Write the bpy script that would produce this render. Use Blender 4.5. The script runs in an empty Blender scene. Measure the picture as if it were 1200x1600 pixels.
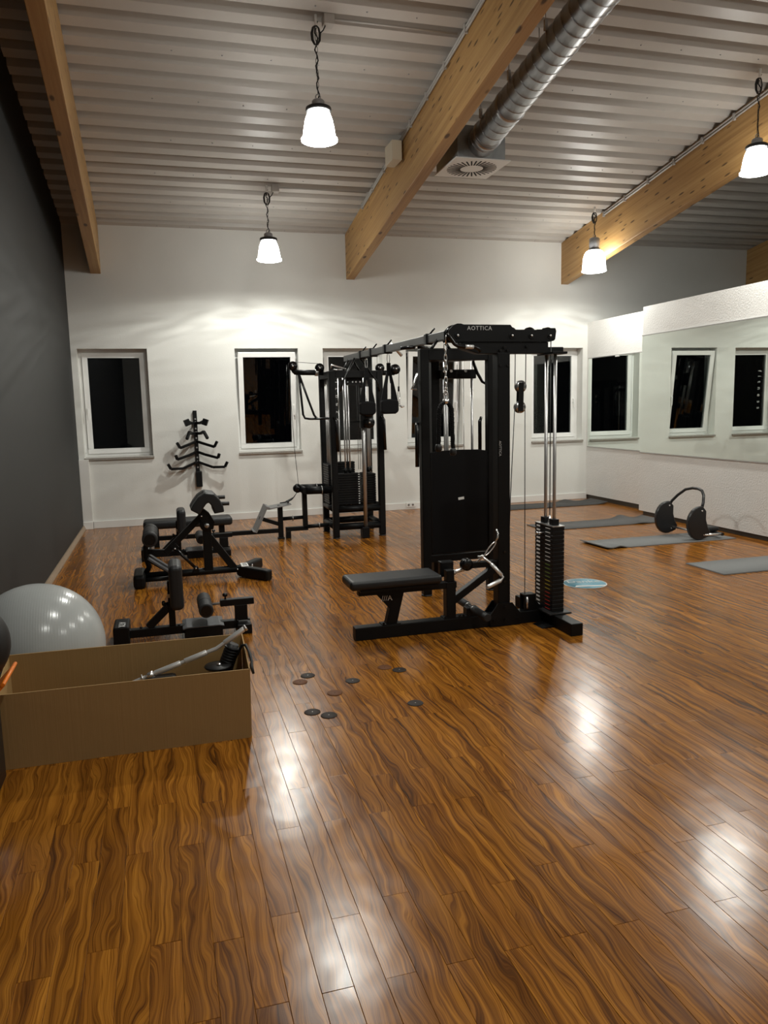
import bpy, bmesh, math, random
from mathutils import Vector, Matrix

# ------------------------------------------------------------------ scene, camera, light
SC = bpy.context.scene
COL = SC.collection
random.seed(7)
PI = math.pi

CAM_H = 1.55
PITCH, ROLL, YAW, FPX = 0.137091921, 0.0229814072, 0.277373455, 1202.39
cp, sp, cy, sy, cr, sr = math.cos(PITCH), math.sin(PITCH), math.cos(YAW), math.sin(YAW), math.cos(ROLL), math.sin(ROLL)
FWD = Vector((sy * cp, cy * cp, -sp))
RT = Vector((cy, -sy, 0))
DN = FWD.cross(RT)
RT2 = cr * RT + sr * DN
DN2 = -sr * RT + cr * DN
cam_d = bpy.data.cameras.new('camera')
cam = bpy.data.objects.new('camera', cam_d)
COL.objects.link(cam)
m = Matrix.Identity(4)
for i in range(3):
    m[i][0] = RT2[i]; m[i][1] = -DN2[i]; m[i][2] = -FWD[i]
m[2][3] = CAM_H
cam.matrix_world = m
cam_d.sensor_fit = 'VERTICAL'
cam_d.sensor_height = 36.0
cam_d.lens = FPX / 1600.0 * 36.0
cam_d.clip_start = 0.05
cam_d.clip_end = 100
SC.camera = cam

SC.view_settings.view_transform = 'Standard'
SC.view_settings.look = 'None'
SC.view_settings.exposure = 0.26
SC.view_settings.gamma = 1.0
SC.view_settings.use_curve_mapping = False

world = bpy.data.worlds.new('night')
SC.world = world
world.use_nodes = True
world.node_tree.nodes['Background'].inputs[0].default_value = (0.10, 0.13, 0.2, 1)
world.node_tree.nodes['Background'].inputs[1].default_value = 0.004

LAMP_W = 120.0          # light of each pendant lamp
SHADE_E = 26.0         # glow of the lamp glass
LAMP_COL = (0.97, 0.97, 0.90)

# ------------------------------------------------------------------ materials
def lin(r, g, b):
    f = lambda c: (c / 255) / 12.92 if c / 255 <= 0.04045 else ((c / 255 + 0.055) / 1.055) ** 2.4
    return (f(r), f(g), f(b), 1)

def new_mat(name):
    mt = bpy.data.materials.new(name); mt.use_nodes = True
    return mt, mt.node_tree, mt.node_tree.nodes['Principled BSDF']

def N(nt, t, **kw):
    n = nt.nodes.new(t)
    for k, v in kw.items():
        if hasattr(n, k): setattr(n, k, v)
    return n

def math_n(nt, op, a, b=None):
    n = nt.nodes.new('ShaderNodeMath'); n.operation = op
    for i, v in enumerate((a, b)):
        if v is None: continue
        if isinstance(v, (int, float)): n.inputs[i].default_value = v
        else: nt.links.new(v, n.inputs[i])
    return n.outputs[0]

def ramp(nt, src, stops):
    n = nt.nodes.new('ShaderNodeValToRGB')
    e = n.color_ramp.elements
    while len(e) < len(stops): e.new(0.5)
    for el, (p, c) in zip(e, stops): el.position = p; el.color = c
    nt.links.new(src, n.inputs[0])
    return n.outputs[0]

def mat(name, col, rough=0.5, metal=0.0, noise=0.0, nscale=40, bump=0.0, bscale=200, spec=0.5, coat=0.0):
    mt, nt, p = new_mat(name)
    p.inputs['Base Color'].default_value = col
    p.inputs['Roughness'].default_value = rough
    p.inputs['Metallic'].default_value = metal
    p.inputs['Specular IOR Level'].default_value = spec
    p.inputs['Coat Weight'].default_value = coat
    tc = N(nt, 'ShaderNodeNewGeometry')
    if noise:
        nz = N(nt, 'ShaderNodeTexNoise'); nz.inputs['Scale'].default_value = nscale; nz.inputs['Detail'].default_value = 4
        nt.links.new(tc.outputs['Position'], nz.inputs['Vector'])
        lo = tuple(c * (1 - noise) for c in col[:3]) + (1,); hi = tuple(min(1, c * (1 + noise)) for c in col[:3]) + (1,)
        nt.links.new(ramp(nt, nz.outputs[0], [(0.3, lo), (0.7, hi)]), p.inputs['Base Color'])
    if bump:
        nb = N(nt, 'ShaderNodeTexNoise'); nb.inputs['Scale'].default_value = bscale; nb.inputs['Detail'].default_value = 3
        nt.links.new(tc.outputs['Position'], nb.inputs['Vector'])
        b = N(nt, 'ShaderNodeBump'); b.inputs['Strength'].default_value = bump; b.inputs['Distance'].default_value = 0.01
        nt.links.new(nb.outputs[0], b.inputs['Height']); nt.links.new(b.outputs[0], p.inputs['Normal'])
    return mt

M = {}
M['plaster'] = mat('plaster_white', (0.70, 0.70, 0.665, 1), 0.8, noise=0.03, nscale=1.5, bump=0.12, bscale=60)
M['plaster_rough'] = mat('plaster_roughcast', (0.72, 0.71, 0.685, 1), 0.75, noise=0.02, nscale=3, bump=0.45, bscale=55)
M['dark_wall'] = mat('dark_wall_paint', (0.017, 0.0175, 0.017, 1), 0.65, noise=0.05, nscale=2, bump=0.05, bscale=60)
M['white'] = mat('white_plastic', (0.80, 0.80, 0.78, 1), 0.35)
M['trimwhite'] = mat('white_trim', (0.72, 0.71, 0.68, 1), 0.45)
M['sill'] = mat('stone_sill', (0.27, 0.245, 0.215, 1), 0.55, noise=0.15, nscale=60)
M['darktrim'] = mat('dark_trim', (0.045, 0.035, 0.025, 1), 0.5)
M['oaktrim'] = mat('oak_trim', (0.30, 0.22, 0.15, 1), 0.5, noise=0.1)
M['roofsheet'] = mat('roof_sheet_paint', (0.50, 0.475, 0.44, 1), 0.42, noise=0.03, nscale=3)
M['black'] = mat('black_powder_coat', (0.0032, 0.0034, 0.0037, 1), 0.45, noise=0.15, nscale=90, bump=0.05, bscale=500, spec=0.22)
M['black_gloss'] = mat('black_gloss', (0.004, 0.004, 0.0045, 1), 0.25, spec=0.4)
M['black_panel'] = mat('black_panel', (0.0035, 0.0035, 0.004, 1), 0.6, spec=0.15)
M['vinyl'] = mat('black_vinyl', (0.007, 0.0082, 0.0098, 1), 0.45, bump=0.1, bscale=400)
M['foam'] = mat('black_foam', (0.008, 0.008, 0.009, 1), 0.6, bump=0.2, bscale=300)
M['plate'] = mat('weight_plate_black', (0.005, 0.005, 0.0055, 1), 0.45, spec=0.25)
M['chrome'] = mat('chrome', (0.80, 0.80, 0.80, 1), 0.24, metal=0.92)
M['satin'] = mat('satin_chrome', (0.78, 0.78, 0.77, 1), 0.3, metal=0.6)
M['gunmetal'] = mat('gunmetal_paint', (0.010, 0.010, 0.0105, 1), 0.42)
M['label_grey'] = mat('grey_print', (0.42, 0.42, 0.41, 1), 0.5)
M['steel'] = mat('brushed_steel', (0.50, 0.495, 0.49, 1), 0.34, metal=0.85)
M['galv'] = mat('galvanised_steel', (0.50, 0.50, 0.51, 1), 0.33, metal=1.0, noise=0.18, nscale=9)
M['galvbox'] = mat('galvanised_box', (0.30, 0.32, 0.33, 1), 0.45, metal=0.7, noise=0.12, nscale=14)
M['greyplate'] = mat('grey_tread_plate', (0.22, 0.22, 0.22, 1), 0.45, metal=0.3, bump=0.3, bscale=150)
M['greytread'] = mat('dark_grey_tread', (0.06, 0.064, 0.07, 1), 0.45, bump=0.3, bscale=150)
M['greymetal'] = mat('grey_lamp_metal', (0.34, 0.34, 0.35, 1), 0.45, metal=0.35)
M['mat_dark'] = mat('yoga_mat_dark_grey', (0.050, 0.049, 0.048, 1), 0.75, bump=0.2, bscale=250)
M['mat_mid'] = mat('yoga_mat_mid_grey', (0.090, 0.089, 0.088, 1), 0.75, bump=0.2, bscale=250)
M['mat_light'] = mat('yoga_mat_light_grey', (0.175, 0.178, 0.178, 1), 0.75, bump=0.2, bscale=250)
M['label_white'] = mat('white_print', (0.75, 0.75, 0.73, 1), 0.5)
M['label_yellow'] = mat('yellow_print', (0.45, 0.36, 0.04, 1), 0.5)
M['label_green'] = mat('green_print', (0.16, 0.25, 0.06, 1), 0.5)
M['label_red'] = mat('red_print', (0.50, 0.04, 0.02, 1), 0.5)
M['sticker'] = mat('blue_sticker', (0.16, 0.40, 0.52, 1), 0.45)
M['cap_dark'] = mat('floor_cap_dark', (0.028, 0.020, 0.016, 1), 0.6, spec=0.2)
M['cap_brown'] = mat('floor_cap_brown', (0.13, 0.05, 0.018, 1), 0.6, spec=0.2)
M['rubber'] = mat('black_rubber', (0.007, 0.007, 0.0075, 1), 0.5)
M['orange'] = mat('orange_plastic', (0.90, 0.22, 0.015, 1), 0.4)
M['blackplastic'] = mat('black_plastic', (0.010, 0.010, 0.011, 1), 0.35)
M['cable_black'] = mat('black_cable', (0.010, 0.010, 0.010, 1), 0.5)
M['conduit'] = mat('grey_conduit', (0.45, 0.43, 0.40, 1), 0.45)
M['beigebox'] = mat('beige_box', (0.62, 0.55, 0.42, 1), 0.5)
M['vent_dark'] = mat('vent_dark', (0.006, 0.006, 0.006, 1), 0.8)
M['fabric'] = mat('black_nylon_fabric', (0.0040, 0.0040, 0.0044, 1), 0.75, bump=0.3, bscale=350, spec=0.15)

# cardboard
mt, nt, p = new_mat('cardboard')
g = N(nt, 'ShaderNodeNewGeometry'); mp = N(nt, 'ShaderNodeMapping'); mp.inputs['Scale'].default_value = (150, 6, 2)
nt.links.new(g.outputs['Position'], mp.inputs['Vector'])
nz = N(nt, 'ShaderNodeTexNoise'); nz.inputs['Scale'].default_value = 1.0; nz.inputs['Detail'].default_value = 3
nt.links.new(mp.outputs[0], nz.inputs['Vector'])
nt.links.new(ramp(nt, nz.outputs[0], [(0.3, (0.355, 0.218, 0.082, 1)), (0.7, (0.375, 0.232, 0.090, 1))]), p.inputs['Base Color'])
p.inputs['Roughness'].default_value = 0.75
bp = N(nt, 'ShaderNodeBump'); bp.inputs['Strength'].default_value = 0.15; bp.inputs['Distance'].default_value = 0.005
nt.links.new(nz.outputs[0], bp.inputs['Height']); nt.links.new(bp.outputs[0], p.inputs['Normal'])
M['cardboard'] = mt

# grey ball: pearly vinyl with fine ribs
mt, nt, p = new_mat('ball_grey_vinyl')
p.inputs['Base Color'].default_value = (0.36, 0.375, 0.37, 1); p.inputs['Roughness'].default_value = 0.22
p.inputs['Sheen Weight'].default_value = 0.1
tc = N(nt, 'ShaderNodeTexCoord'); wv = N(nt, 'ShaderNodeTexWave'); wv.inputs['Scale'].default_value = 26; wv.inputs['Distortion'].default_value = 0.6
wv.bands_direction = 'X'
nt.links.new(tc.outputs['Object'], wv.inputs['Vector'])
bp = N(nt, 'ShaderNodeBump'); bp.inputs['Strength'].default_value = 0.05; bp.inputs['Distance'].default_value = 0.003
nt.links.new(wv.outputs['Fac'], bp.inputs['Height']); nt.links.new(bp.outputs[0], p.inputs['Normal'])
M['ball'] = mt

# laminate floor: grain runs along +y, shifted for every plank
mt, nt, p = new_mat('laminate_planks')
g = N(nt, 'ShaderNodeNewGeometry'); oi = N(nt, 'ShaderNodeObjectInfo'); at = N(nt, 'ShaderNodeAttribute'); at.attribute_name = 'pid'
rnd = math_n(nt, 'ADD', oi.outputs['Random'], at.outputs['Fac'])
sx = N(nt, 'ShaderNodeSeparateXYZ'); nt.links.new(g.outputs['Position'], sx.inputs[0])
X, Y = sx.outputs[0], sx.outputs[1]
def comb(a, b, c):
    n = nt.nodes.new('ShaderNodeCombineXYZ')
    for i, v in enumerate((a, b, c)):
        if isinstance(v, (int, float)): n.inputs[i].default_value = v
        else: nt.links.new(v, n.inputs[i])
    return n.outputs[0]
ro = math_n(nt, 'MULTIPLY', rnd, 53.0)
def noise(vec, scale=1.0, detail=2.0, rough=0.5):
    n = nt.nodes.new('ShaderNodeTexNoise'); n.inputs['Scale'].default_value = scale
    n.inputs['Detail'].default_value = detail; n.inputs['Roughness'].default_value = rough
    nt.links.new(vec, n.inputs['Vector']); return n.outputs[0]
n1 = noise(comb(math_n(nt, 'MULTIPLY', X, 8.0), math_n(nt, 'MULTIPLY', Y, 2.5), ro), 1, 2.0)
u = math_n(nt, 'ADD', math_n(nt, 'MULTIPLY', X, 56.0), math_n(nt, 'MULTIPLY', n1, 6.5))
vec = comb(math_n(nt, 'ADD', u, ro), math_n(nt, 'MULTIPLY', Y, 0.6), ro)
bands = noise(vec, 0.85, 5.0, 0.55)
fine = noise(comb(math_n(nt, 'MULTIPLY', u, 5.0), math_n(nt, 'MULTIPLY', Y, 5.0), ro), 1, 3)
val = math_n(nt, 'ADD', bands, math_n(nt, 'MULTIPLY', math_n(nt, 'SUBTRACT', fine, 0.5), 0.22))
vein = noise(comb(math_n(nt, 'ADD', math_n(nt, 'MULTIPLY', u, 1.6), ro), math_n(nt, 'MULTIPLY', Y, 1.1), 4.0), 1, 2)
veins = ramp(nt, math_n(nt, 'ABSOLUTE', math_n(nt, 'SUBTRACT', vein, 0.5)), [(0.0, (0.52, 0.46, 0.42, 1)), (0.05, (1, 1, 1, 1))])
col = ramp(nt, val, [(0.26, (0.055, 0.019, 0.004, 1)), (0.38, (0.155, 0.052, 0.006, 1)), (0.51, (0.275, 0.101, 0.011, 1)), (0.70, (0.44, 0.176, 0.019, 1))])
mxv = nt.nodes.new('ShaderNodeMix'); mxv.data_type = 'RGBA'; mxv.blend_type = 'MULTIPLY'; mxv.inputs[0].default_value = 1.0
nt.links.new(col, mxv.inputs[6]); nt.links.new(veins, mxv.inputs[7]); col = mxv.outputs[2]
tone = nt.nodes.new('ShaderNodeHueSaturation'); nt.links.new(col, tone.inputs['Color'])
tn = math_n(nt, 'ADD', math_n(nt, 'MULTIPLY', math_n(nt, 'FRACT', math_n(nt, 'MULTIPLY', rnd, 7.31)), 0.20), 0.90)
nt.links.new(tn, tone.inputs['Value'])
nt.links.new(tone.outputs[0], p.inputs['Base Color'])
smear = noise(comb(math_n(nt, 'MULTIPLY', X, 5.0), math_n(nt, 'MULTIPLY', Y, 5.0), 0.0), 1, 4)
nt.links.new(math_n(nt, 'ADD', math_n(nt, 'MULTIPLY', smear, 0.15), 0.15), p.inputs['Roughness'])
p.inputs['Specular IOR Level'].default_value = 0.31
wob = noise(comb(math_n(nt, 'MULTIPLY', X, 9.0), math_n(nt, 'MULTIPLY', Y, 7.0), 0.0), 1, 1)
bp = N(nt, 'ShaderNodeBump'); bp.inputs['Strength'].default_value = 0.12; bp.inputs['Distance'].default_value = 0.01
nt.links.new(wob, bp.inputs['Height']); nt.links.new(bp.outputs[0], p.inputs['Normal'])
M['laminate'] = mt

# glued pine beams: grain along +y, knots, lamella lines
mt, nt, p = new_mat('pine_glulam')
g = N(nt, 'ShaderNodeNewGeometry'); sx = N(nt, 'ShaderNodeSeparateXYZ'); nt.links.new(g.outputs['Position'], sx.inputs[0])
X, Y, Z = sx.outputs
zz = math_n(nt, 'ADD', Z, math_n(nt, 'MULTIPLY', Y, 0.16))
lam = math_n(nt, 'FLOOR', math_n(nt, 'MULTIPLY', zz, 24.0))
grain = noise(comb(math_n(nt, 'MULTIPLY', X, 40.0), math_n(nt, 'MULTIPLY', Y, 1.3), math_n(nt, 'MULTIPLY', zz, 40.0)), 1, 4)
lt = noise(comb(lam, math_n(nt, 'MULTIPLY', Y, 0.35), 3.0), 1.7, 1)
v = math_n(nt, 'ADD', math_n(nt, 'MULTIPLY', grain, 0.6), math_n(nt, 'MULTIPLY', lt, 0.4))
c0 = ramp(nt, v, [(0.3, (0.32, 0.168, 0.055, 1)), (0.5, (0.44, 0.252, 0.088, 1)), (0.72, (0.53, 0.33, 0.130, 1))])
vo = N(nt, 'ShaderNodeTexVoronoi'); vo.inputs['Scale'].default_value = 1.0
nt.links.new(comb(math_n(nt, 'MULTIPLY', X, 8.0), math_n(nt, 'MULTIPLY', Y, 3.6), math_n(nt, 'MULTIPLY', zz, 17.0)), vo.inputs['Vector'])
kn = ramp(nt, vo.outputs['Distance'], [(0.12, (0.24, 0.21, 0.19, 1)), (0.21, (1, 1, 1, 1))])
mx = nt.nodes.new('ShaderNodeMix'); mx.data_type = 'RGBA'; mx.blend_type = 'MULTIPLY'; mx.inputs[0].default_value = 1.0
nt.links.new(c0, mx.inputs[6]); nt.links.new(kn, mx.inputs[7])
nt.links.new(mx.outputs[2], p.inputs['Base Color'])
p.inputs['Roughness'].default_value = 0.5
M['pine'] = mt

# window glass: clear pane that mirrors by angle
mt, nt, p = new_mat('window_glass')
nt.nodes.remove(p)
out = [n for n in nt.nodes if n.type == 'OUTPUT_MATERIAL'][0]
tr = N(nt, 'ShaderNodeBsdfTransparent'); tr.inputs[0].default_value = (0.75, 0.78, 0.78, 1)
gl = N(nt, 'ShaderNodeBsdfGlossy'); gl.inputs['Roughness'].default_value = 0.01
fr = N(nt, 'ShaderNodeFresnel'); fr.inputs[0].default_value = 1.55
ms = N(nt, 'ShaderNodeMixShader')
nt.links.new(fr.outputs[0], ms.inputs[0]); nt.links.new(tr.outputs[0], ms.inputs[1]); nt.links.new(gl.outputs[0], ms.inputs[2])
nt.links.new(ms.outputs[0], out.inputs[0])
M['glass'] = mt
M['mirror'] = mat('mirror_silver', (0.80, 0.86, 0.82, 1), 0.01, metal=1.0)

def emit_mat(name, col, e):
    mt, nt, p = new_mat(name)
    p.inputs['Base Color'].default_value = (0.8, 0.8, 0.8, 1); p.inputs['Roughness'].default_value = 0.2
    p.inputs['Emission Color'].default_value = col; p.inputs['Emission Strength'].default_value = e
    return mt
M['shade'] = emit_mat('lit_lamp_glass', (0.98, 0.98, 0.93, 1), SHADE_E)

# ------------------------------------------------------------------ mesh helpers
def origin(o):
    v = Vector((0, 0, 0))
    while o is not None:
        v += o.location; o = o.parent
    return v

class MB:
    """collects shapes given in room coordinates and links them as one mesh object"""
    def __init__(s): s.bm = bmesh.new()
    def _hull(s, pts, faces, smooth=False):
        vs = [s.bm.verts.new(p) for p in pts]
        for f in faces:
            fc = s.bm.faces.new([vs[i] for i in f]); fc.smooth = smooth
        return s
    def box(s, x0, x1, y0, y1, z0, z1):
        P = [(x, y, z) for z in (z0, z1) for y in (y0, y1) for x in (x0, x1)]
        return s._hull(P, [(0, 2, 3, 1), (4, 5, 7, 6), (0, 1, 5, 4), (2, 6, 7, 3), (0, 4, 6, 2), (1, 3, 7, 5)])
    def beam(s, p, q, w, h, up=(0, 0, 1)):
        p, q = Vector(p), Vector(q); d = (q - p).normalized(); u = Vector(up)
        if abs(d.dot(u)) > 0.99: u = Vector((0, 1, 0))
        a = d.cross(u).normalized() * w / 2; b = a.cross(d).normalized() * h / 2
        P = [c + sa * a + sb * b for c in (p, q) for sa, sb in ((-1, -1), (1, -1), (1, 1), (-1, 1))]
        return s._hull(P, [(0, 3, 2, 1), (4, 5, 6, 7), (0, 1, 5, 4), (1, 2, 6, 5), (2, 3, 7, 6), (3, 0, 4, 7)])
    def tube(s, pts, r, n=12, closed=False):
        pts = [Vector(p) for p in pts]; rings = []; L = len(pts); prev = None
        rs = r if isinstance(r, (list, tuple)) else [r] * L
        for i, p in enumerate(pts):
            a = pts[(i - 1) % L] if (i or closed) else p
            b = pts[(i + 1) % L] if (i < L - 1 or closed) else p
            d = (b - a).normalized()
            if prev is None:
                u = Vector((0, 0, 1)) if abs(d.z) < 0.9 else Vector((1, 0, 0))
                u = (u - d * u.dot(d)).normalized()
            else: u = (prev - d * prev.dot(d)).normalized()
            prev = u; v = d.cross(u)
            rings.append([s.bm.verts.new(p + rs[i] * (math.cos(2 * PI * k / n) * u + math.sin(2 * PI * k / n) * v)) for k in range(n)])
        for i in range(L if closed else L - 1):
            A, B = rings[i], rings[(i + 1) % L]
            for k in range(n):
                f = s.bm.faces.new((A[k], A[(k + 1) % n], B[(k + 1) % n], B[k])); f.smooth = True
        if not closed:
            s.bm.faces.new(rings[0][::-1]); s.bm.faces.new(rings[-1])
        return s
    def cyl(s, p, q, r, n=16, r2=None): return s.tube([p, q], [r, r if r2 is None else r2], n)
    def prism(s, poly, axis, a, b):
        """poly in the two other axes, extruded along axis from a to b"""
        def P(u, v, w): return {'x': (w, u, v), 'y': (u, w, v), 'z': (u, v, w)}[axis]
        A = [s.bm.verts.new(P(u, v, a)) for u, v in poly]; B = [s.bm.verts.new(P(u, v, b)) for u, v in poly]
        n = len(poly)
        s.bm.faces.new(A); s.bm.faces.new(B[::-1])
        for i in range(n): s.bm.faces.new((A[i], B[i], B[(i + 1) % n], A[(i + 1) % n]))
        return s
    def lathe(s, prof, c, n=24, axis='z', smooth=True, caps=True):
        c = Vector(c); rings = []
        for r, h in prof:
            ring = []
            for k in range(n):
                a = 2 * PI * k / n; x, y = r * math.cos(a), r * math.sin(a)
                ring.append(s.bm.verts.new(c + Vector({'z': (x, y, h), 'y': (x, h, y), 'x': (h, x, y)}[axis])))
            rings.append(ring)
        for A, B in zip(rings, rings[1:]):
            for k in range(n):
                f = s.bm.faces.new((A[k], A[(k + 1) % n], B[(k + 1) % n], B[k])); f.smooth = smooth
        if caps and prof[0][0] > 1e-5: s.bm.faces.new(rings[0][::-1])
        if caps and prof[-1][0] > 1e-5: s.bm.faces.new(rings[-1])
        return s
    def ball(s, c, r, n=16):
        prof = [(r * math.sin(PI * i / n) + 1e-6, -r * math.cos(PI * i / n)) for i in range(n + 1)]
        return s.lathe(prof, c, n * 2)
    def build(s, name, m, parent=None, bevel=0.0, seg=2, pivot=None):
        bm = s.bm
        bmesh.ops.remove_doubles(bm, verts=bm.verts, dist=1e-6)
        bmesh.ops.recalc_face_normals(bm, faces=bm.faces)
        o0 = origin(parent) if parent is not None else Vector(pivot or (0, 0, 0))
        bmesh.ops.translate(bm, verts=bm.verts, vec=-o0)
        me = bpy.data.meshes.new(name); bm.to_mesh(me); bm.free()
        ob = bpy.data.objects.new(name, me); COL.objects.link(ob)
        me.materials.append(M[m])
        if parent is not None: ob.parent = parent
        else: ob.location = o0
        if bevel:
            b = ob.modifiers.new('edge', 'BEVEL'); b.width = bevel; b.segments = seg; b.limit_method = 'ANGLE'; b.angle_limit = math.radians(40)
        return ob

def tag(o, label=None, cat=None, group=None, kind=None):
    if label: o['label'] = label
    if cat: o['category'] = cat
    if group: o['group'] = group
    if kind: o['kind'] = kind
    return o

def thing(name, loc, label=None, cat=None, group=None, kind=None):
    o = bpy.data.objects.new(name, None); COL.objects.link(o); o.location = loc
    o.empty_display_size = 0.1
    return tag(o, label, cat, group, kind)

def copy_tree(o, parent=None):
    c = o.copy(); COL.objects.link(c); c.parent = parent
    for ch in o.children: copy_tree(ch, c)
    return c

def text(name, body, size, m, mw, parent=None, depth=0.0008, spacing=1.0):
    """flat lettering as a mesh; mw places it in the room"""
    cu = bpy.data.curves.new('lettering', 'FONT'); cu.body = body; cu.size = size; cu.extrude = depth
    cu.align_x = 'CENTER'; cu.align_y = 'CENTER'; cu.space_character = spacing; cu.resolution_u = 2
    tmp = bpy.data.objects.new('lettering', cu); COL.objects.link(tmp)
    dg = bpy.context.evaluated_depsgraph_get(); dg.update()
    me = bpy.data.meshes.new_from_object(tmp.evaluated_get(dg))
    bpy.data.objects.remove(tmp); bpy.data.curves.remove(cu)
    me.transform(Matrix.Translation(-origin(parent)) @ mw if parent is not None else mw)
    me.materials.clear(); me.materials.append(M[m])
    ob = bpy.data.objects.new(name, me); COL.objects.link(ob)
    if parent is not None: ob.parent = parent
    return ob

def frame_mw(loc, ax, ay):
    ax, ay = Vector(ax).normalized(), Vector(ay).normalized(); az = ax.cross(ay)
    m = Matrix.Identity(4)
    for i in range(3): m[i][0] = ax[i]; m[i][1] = ay[i]; m[i][2] = az[i]; m[i][3] = loc[i]
    return m

def arc(c, r, a0, a1, n, plane='xz', y=0.0):
    out = []
    for i in range(n + 1):
        a = a0 + (a1 - a0) * i / n
        u, v = c[0] + r * math.cos(a), c[1] + r * math.sin(a)
        out.append({'xz': (u, y, v), 'xy': (u, v, y), 'yz': (y, u, v)}[plane])
    return out

# ------------------------------------------------------------------ the room
D = 10.95            # back wall
XL = -1.08           # dark left wall
XR = 6.22            # mirror partition
XRR = 6.50           # set-back end of the partition
XE = 13.0            # far right wall beyond the partition
YB = -4.0            # wall behind the photographer
SLOPE = 0.16
def roof_z(y): return 3.95 + SLOPE * (D - y)

# floor bed and planks
floor = MB().box(XL - 0.2, XE, YB - 0.2, D + 0.3, -0.12, -0.0085).build('floor', 'darktrim')
tag(floor, 'glossy reddish brown laminate plank floor', 'floor', kind='structure')
PW, PL = 0.0885, 0.842
rows = []
X0 = 0.3215
r0 = math.floor((XL - X0) / PW); r1 = math.ceil((XRR + 0.05 - X0) / PW)
cands = []
for r in range(r0, r1):
    off = 0.158 if r % 2 == 0 else 0.44 + 0.14 * random.random()
    k0 = math.floor((YB - off) / PL); k1 = math.ceil((D + 0.02 - off) / PL)
    for k in range(k0, k1):
        ya, yb = off + k * PL, off + (k + 1) * PL
        ya, yb = max(ya, YB), min(yb, D + 0.02)
        xa, xb = X0 + r * PW, X0 + (r + 1) * PW
        c = Vector(((xa + xb) / 2, (ya + yb) / 2, 0))
        v = c - Vector((0, 0, CAM_H))
        zc = v.dot(FWD)
        area = 0
        if zc > 0.3:
            px = 600 + FPX * v.dot(RT2) / zc; py = 800 + FPX * v.dot(DN2) / zc
            if -60 < px < 1260 and 600 < py < 1680 and xa > XL and xb < XRR: area = 1.0 / zc ** 3
        cands.append((area, xa, xb, ya, yb))
cands.sort(reverse=True)
def plank_geo(xa, xb, ya, yb, z0=-0.0085):
    g, b = 0.0003, 0.0009
    xa += g; xb -= g; ya += g; yb -= g
    P = [(xa, ya, z0), (xb, ya, z0), (xb, yb, z0), (xa, yb, z0),
         (xa, ya, -b), (xb, ya, -b), (xb, yb, -b), (xa, yb, -b),
         (xa + b, ya + b, 0), (xb - b, ya + b, 0), (xb - b, yb - b, 0), (xa + b, yb - b, 0)]
    F = [(8, 9, 10, 11)] + [(i, (i + 1) % 4, 4 + (i + 1) % 4, 4 + i) for i in range(4)] + [(4 + i, 4 + (i + 1) % 4, 8 + (i + 1) % 4, 8 + i) for i in range(4)]
    return P, F
P, F = plank_geo(-PW / 2, PW / 2, -PL / 2, PL / 2)
plank_me = bpy.data.meshes.new('plank'); plank_me.from_pydata(P, [], F); plank_me.materials.append(M['laminate']); plank_me.update()
n_single = 0; rest = []
for a, xa, xb, ya, yb in cands:
    if n_single < 300 and a > 0 and abs((yb - ya) - PL) < 1e-6:
        o = bpy.data.objects.new('plank', plank_me); COL.objects.link(o); o.parent = floor
        o.location = ((xa + xb) / 2, (ya + yb) / 2, 0)
        o.rotation_euler = (random.uniform(-1, 1) * 0.0010, random.uniform(-1, 1) * 0.007, 0)
        n_single += 1
    else: rest.append((xa, xb, ya, yb))
V = []; FF = []; pid = []
for xa, xb, ya, yb in rest:
    P, F = plank_geo(xa, xb, ya, yb)
    t1, t2 = random.uniform(-1, 1) * 0.0010, random.uniform(-1, 1) * 0.007
    cx, cy_ = (xa + xb) / 2, (ya + yb) / 2
    P = [(x, y, z + (x - cx) * t2 + (y - cy_) * t1) for x, y, z in P]
    b = len(V); V += P; FF += [tuple(b + i for i in f) for f in F]; pid += [random.random()] * len(F)
me = bpy.data.meshes.new('planks'); me.from_pydata(V, [], FF); me.materials.append(M['laminate'])
at_ = me.attributes.new('pid', 'FLOAT', 'FACE')
for i, v_ in enumerate(pid): at_.data[i].value = v_
me.update()
o = bpy.data.objects.new('planks', me); COL.objects.link(o); o.parent = floor; tag(o, kind='stuff')

# back wall with window openings
WIN = [(-1.006, -0.127), (1.030, 1.910), (2.266, 3.145), (3.507, 4.386), (5.540, 6.418)]
WZ0, WZ1 = 0.95, 2.38
wb = MB()
WT = 0.28
wb.box(XL - 0.2, XE, D, D + WT, -0.1, WZ0); wb.box(XL - 0.2, XE, D, D + WT, WZ1, 4.3)
xs = [XL - 0.2] + [x for w in WIN for x in w] + [XE]
for i in range(0, len(xs), 2): wb.box(xs[i], xs[i + 1], D, D + WT, WZ0, WZ1)
tag(wb.build('wall_back', 'plaster'), 'white plastered wall with five windows', 'wall', kind='structure')
tag(MB().box(XL - 0.2, XL, YB, D, -0.1, 7).build('wall_left', 'dark_wall'), 'dark charcoal painted side wall', 'wall', kind='structure')
tag(MB().box(XL - 0.2, XE, YB - 0.2, YB, -0.1, 7.5).build('wall_rear', 'plaster'), 'white wall behind the room', 'wall', kind='structure')
tag(MB().box(XE, XE + 0.2, YB, D, -0.1, 7.5).build('wall_far_right', 'plaster'), 'white wall beyond the low partition', 'wall', kind='structure')
PT = 2.767
wr = MB(); wr.box(XR, XR + 0.14, YB, 9.09, 0.055, PT); wr.box(XR + 0.06, XR + 0.14, YB, 9.05, 0, 0.06)
wr.box(XR + 0.10, XRR + 0.12, 9.02, 9.09, 0.055, PT)
tag(wr.build('wall_right', 'plaster_rough'), 'low white roughcast partition carrying the large mirror', 'wall', kind='structure')
wr = MB(); wr.box(XRR, XRR + 0.14, 9.09, D, 0.07, PT)
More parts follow.
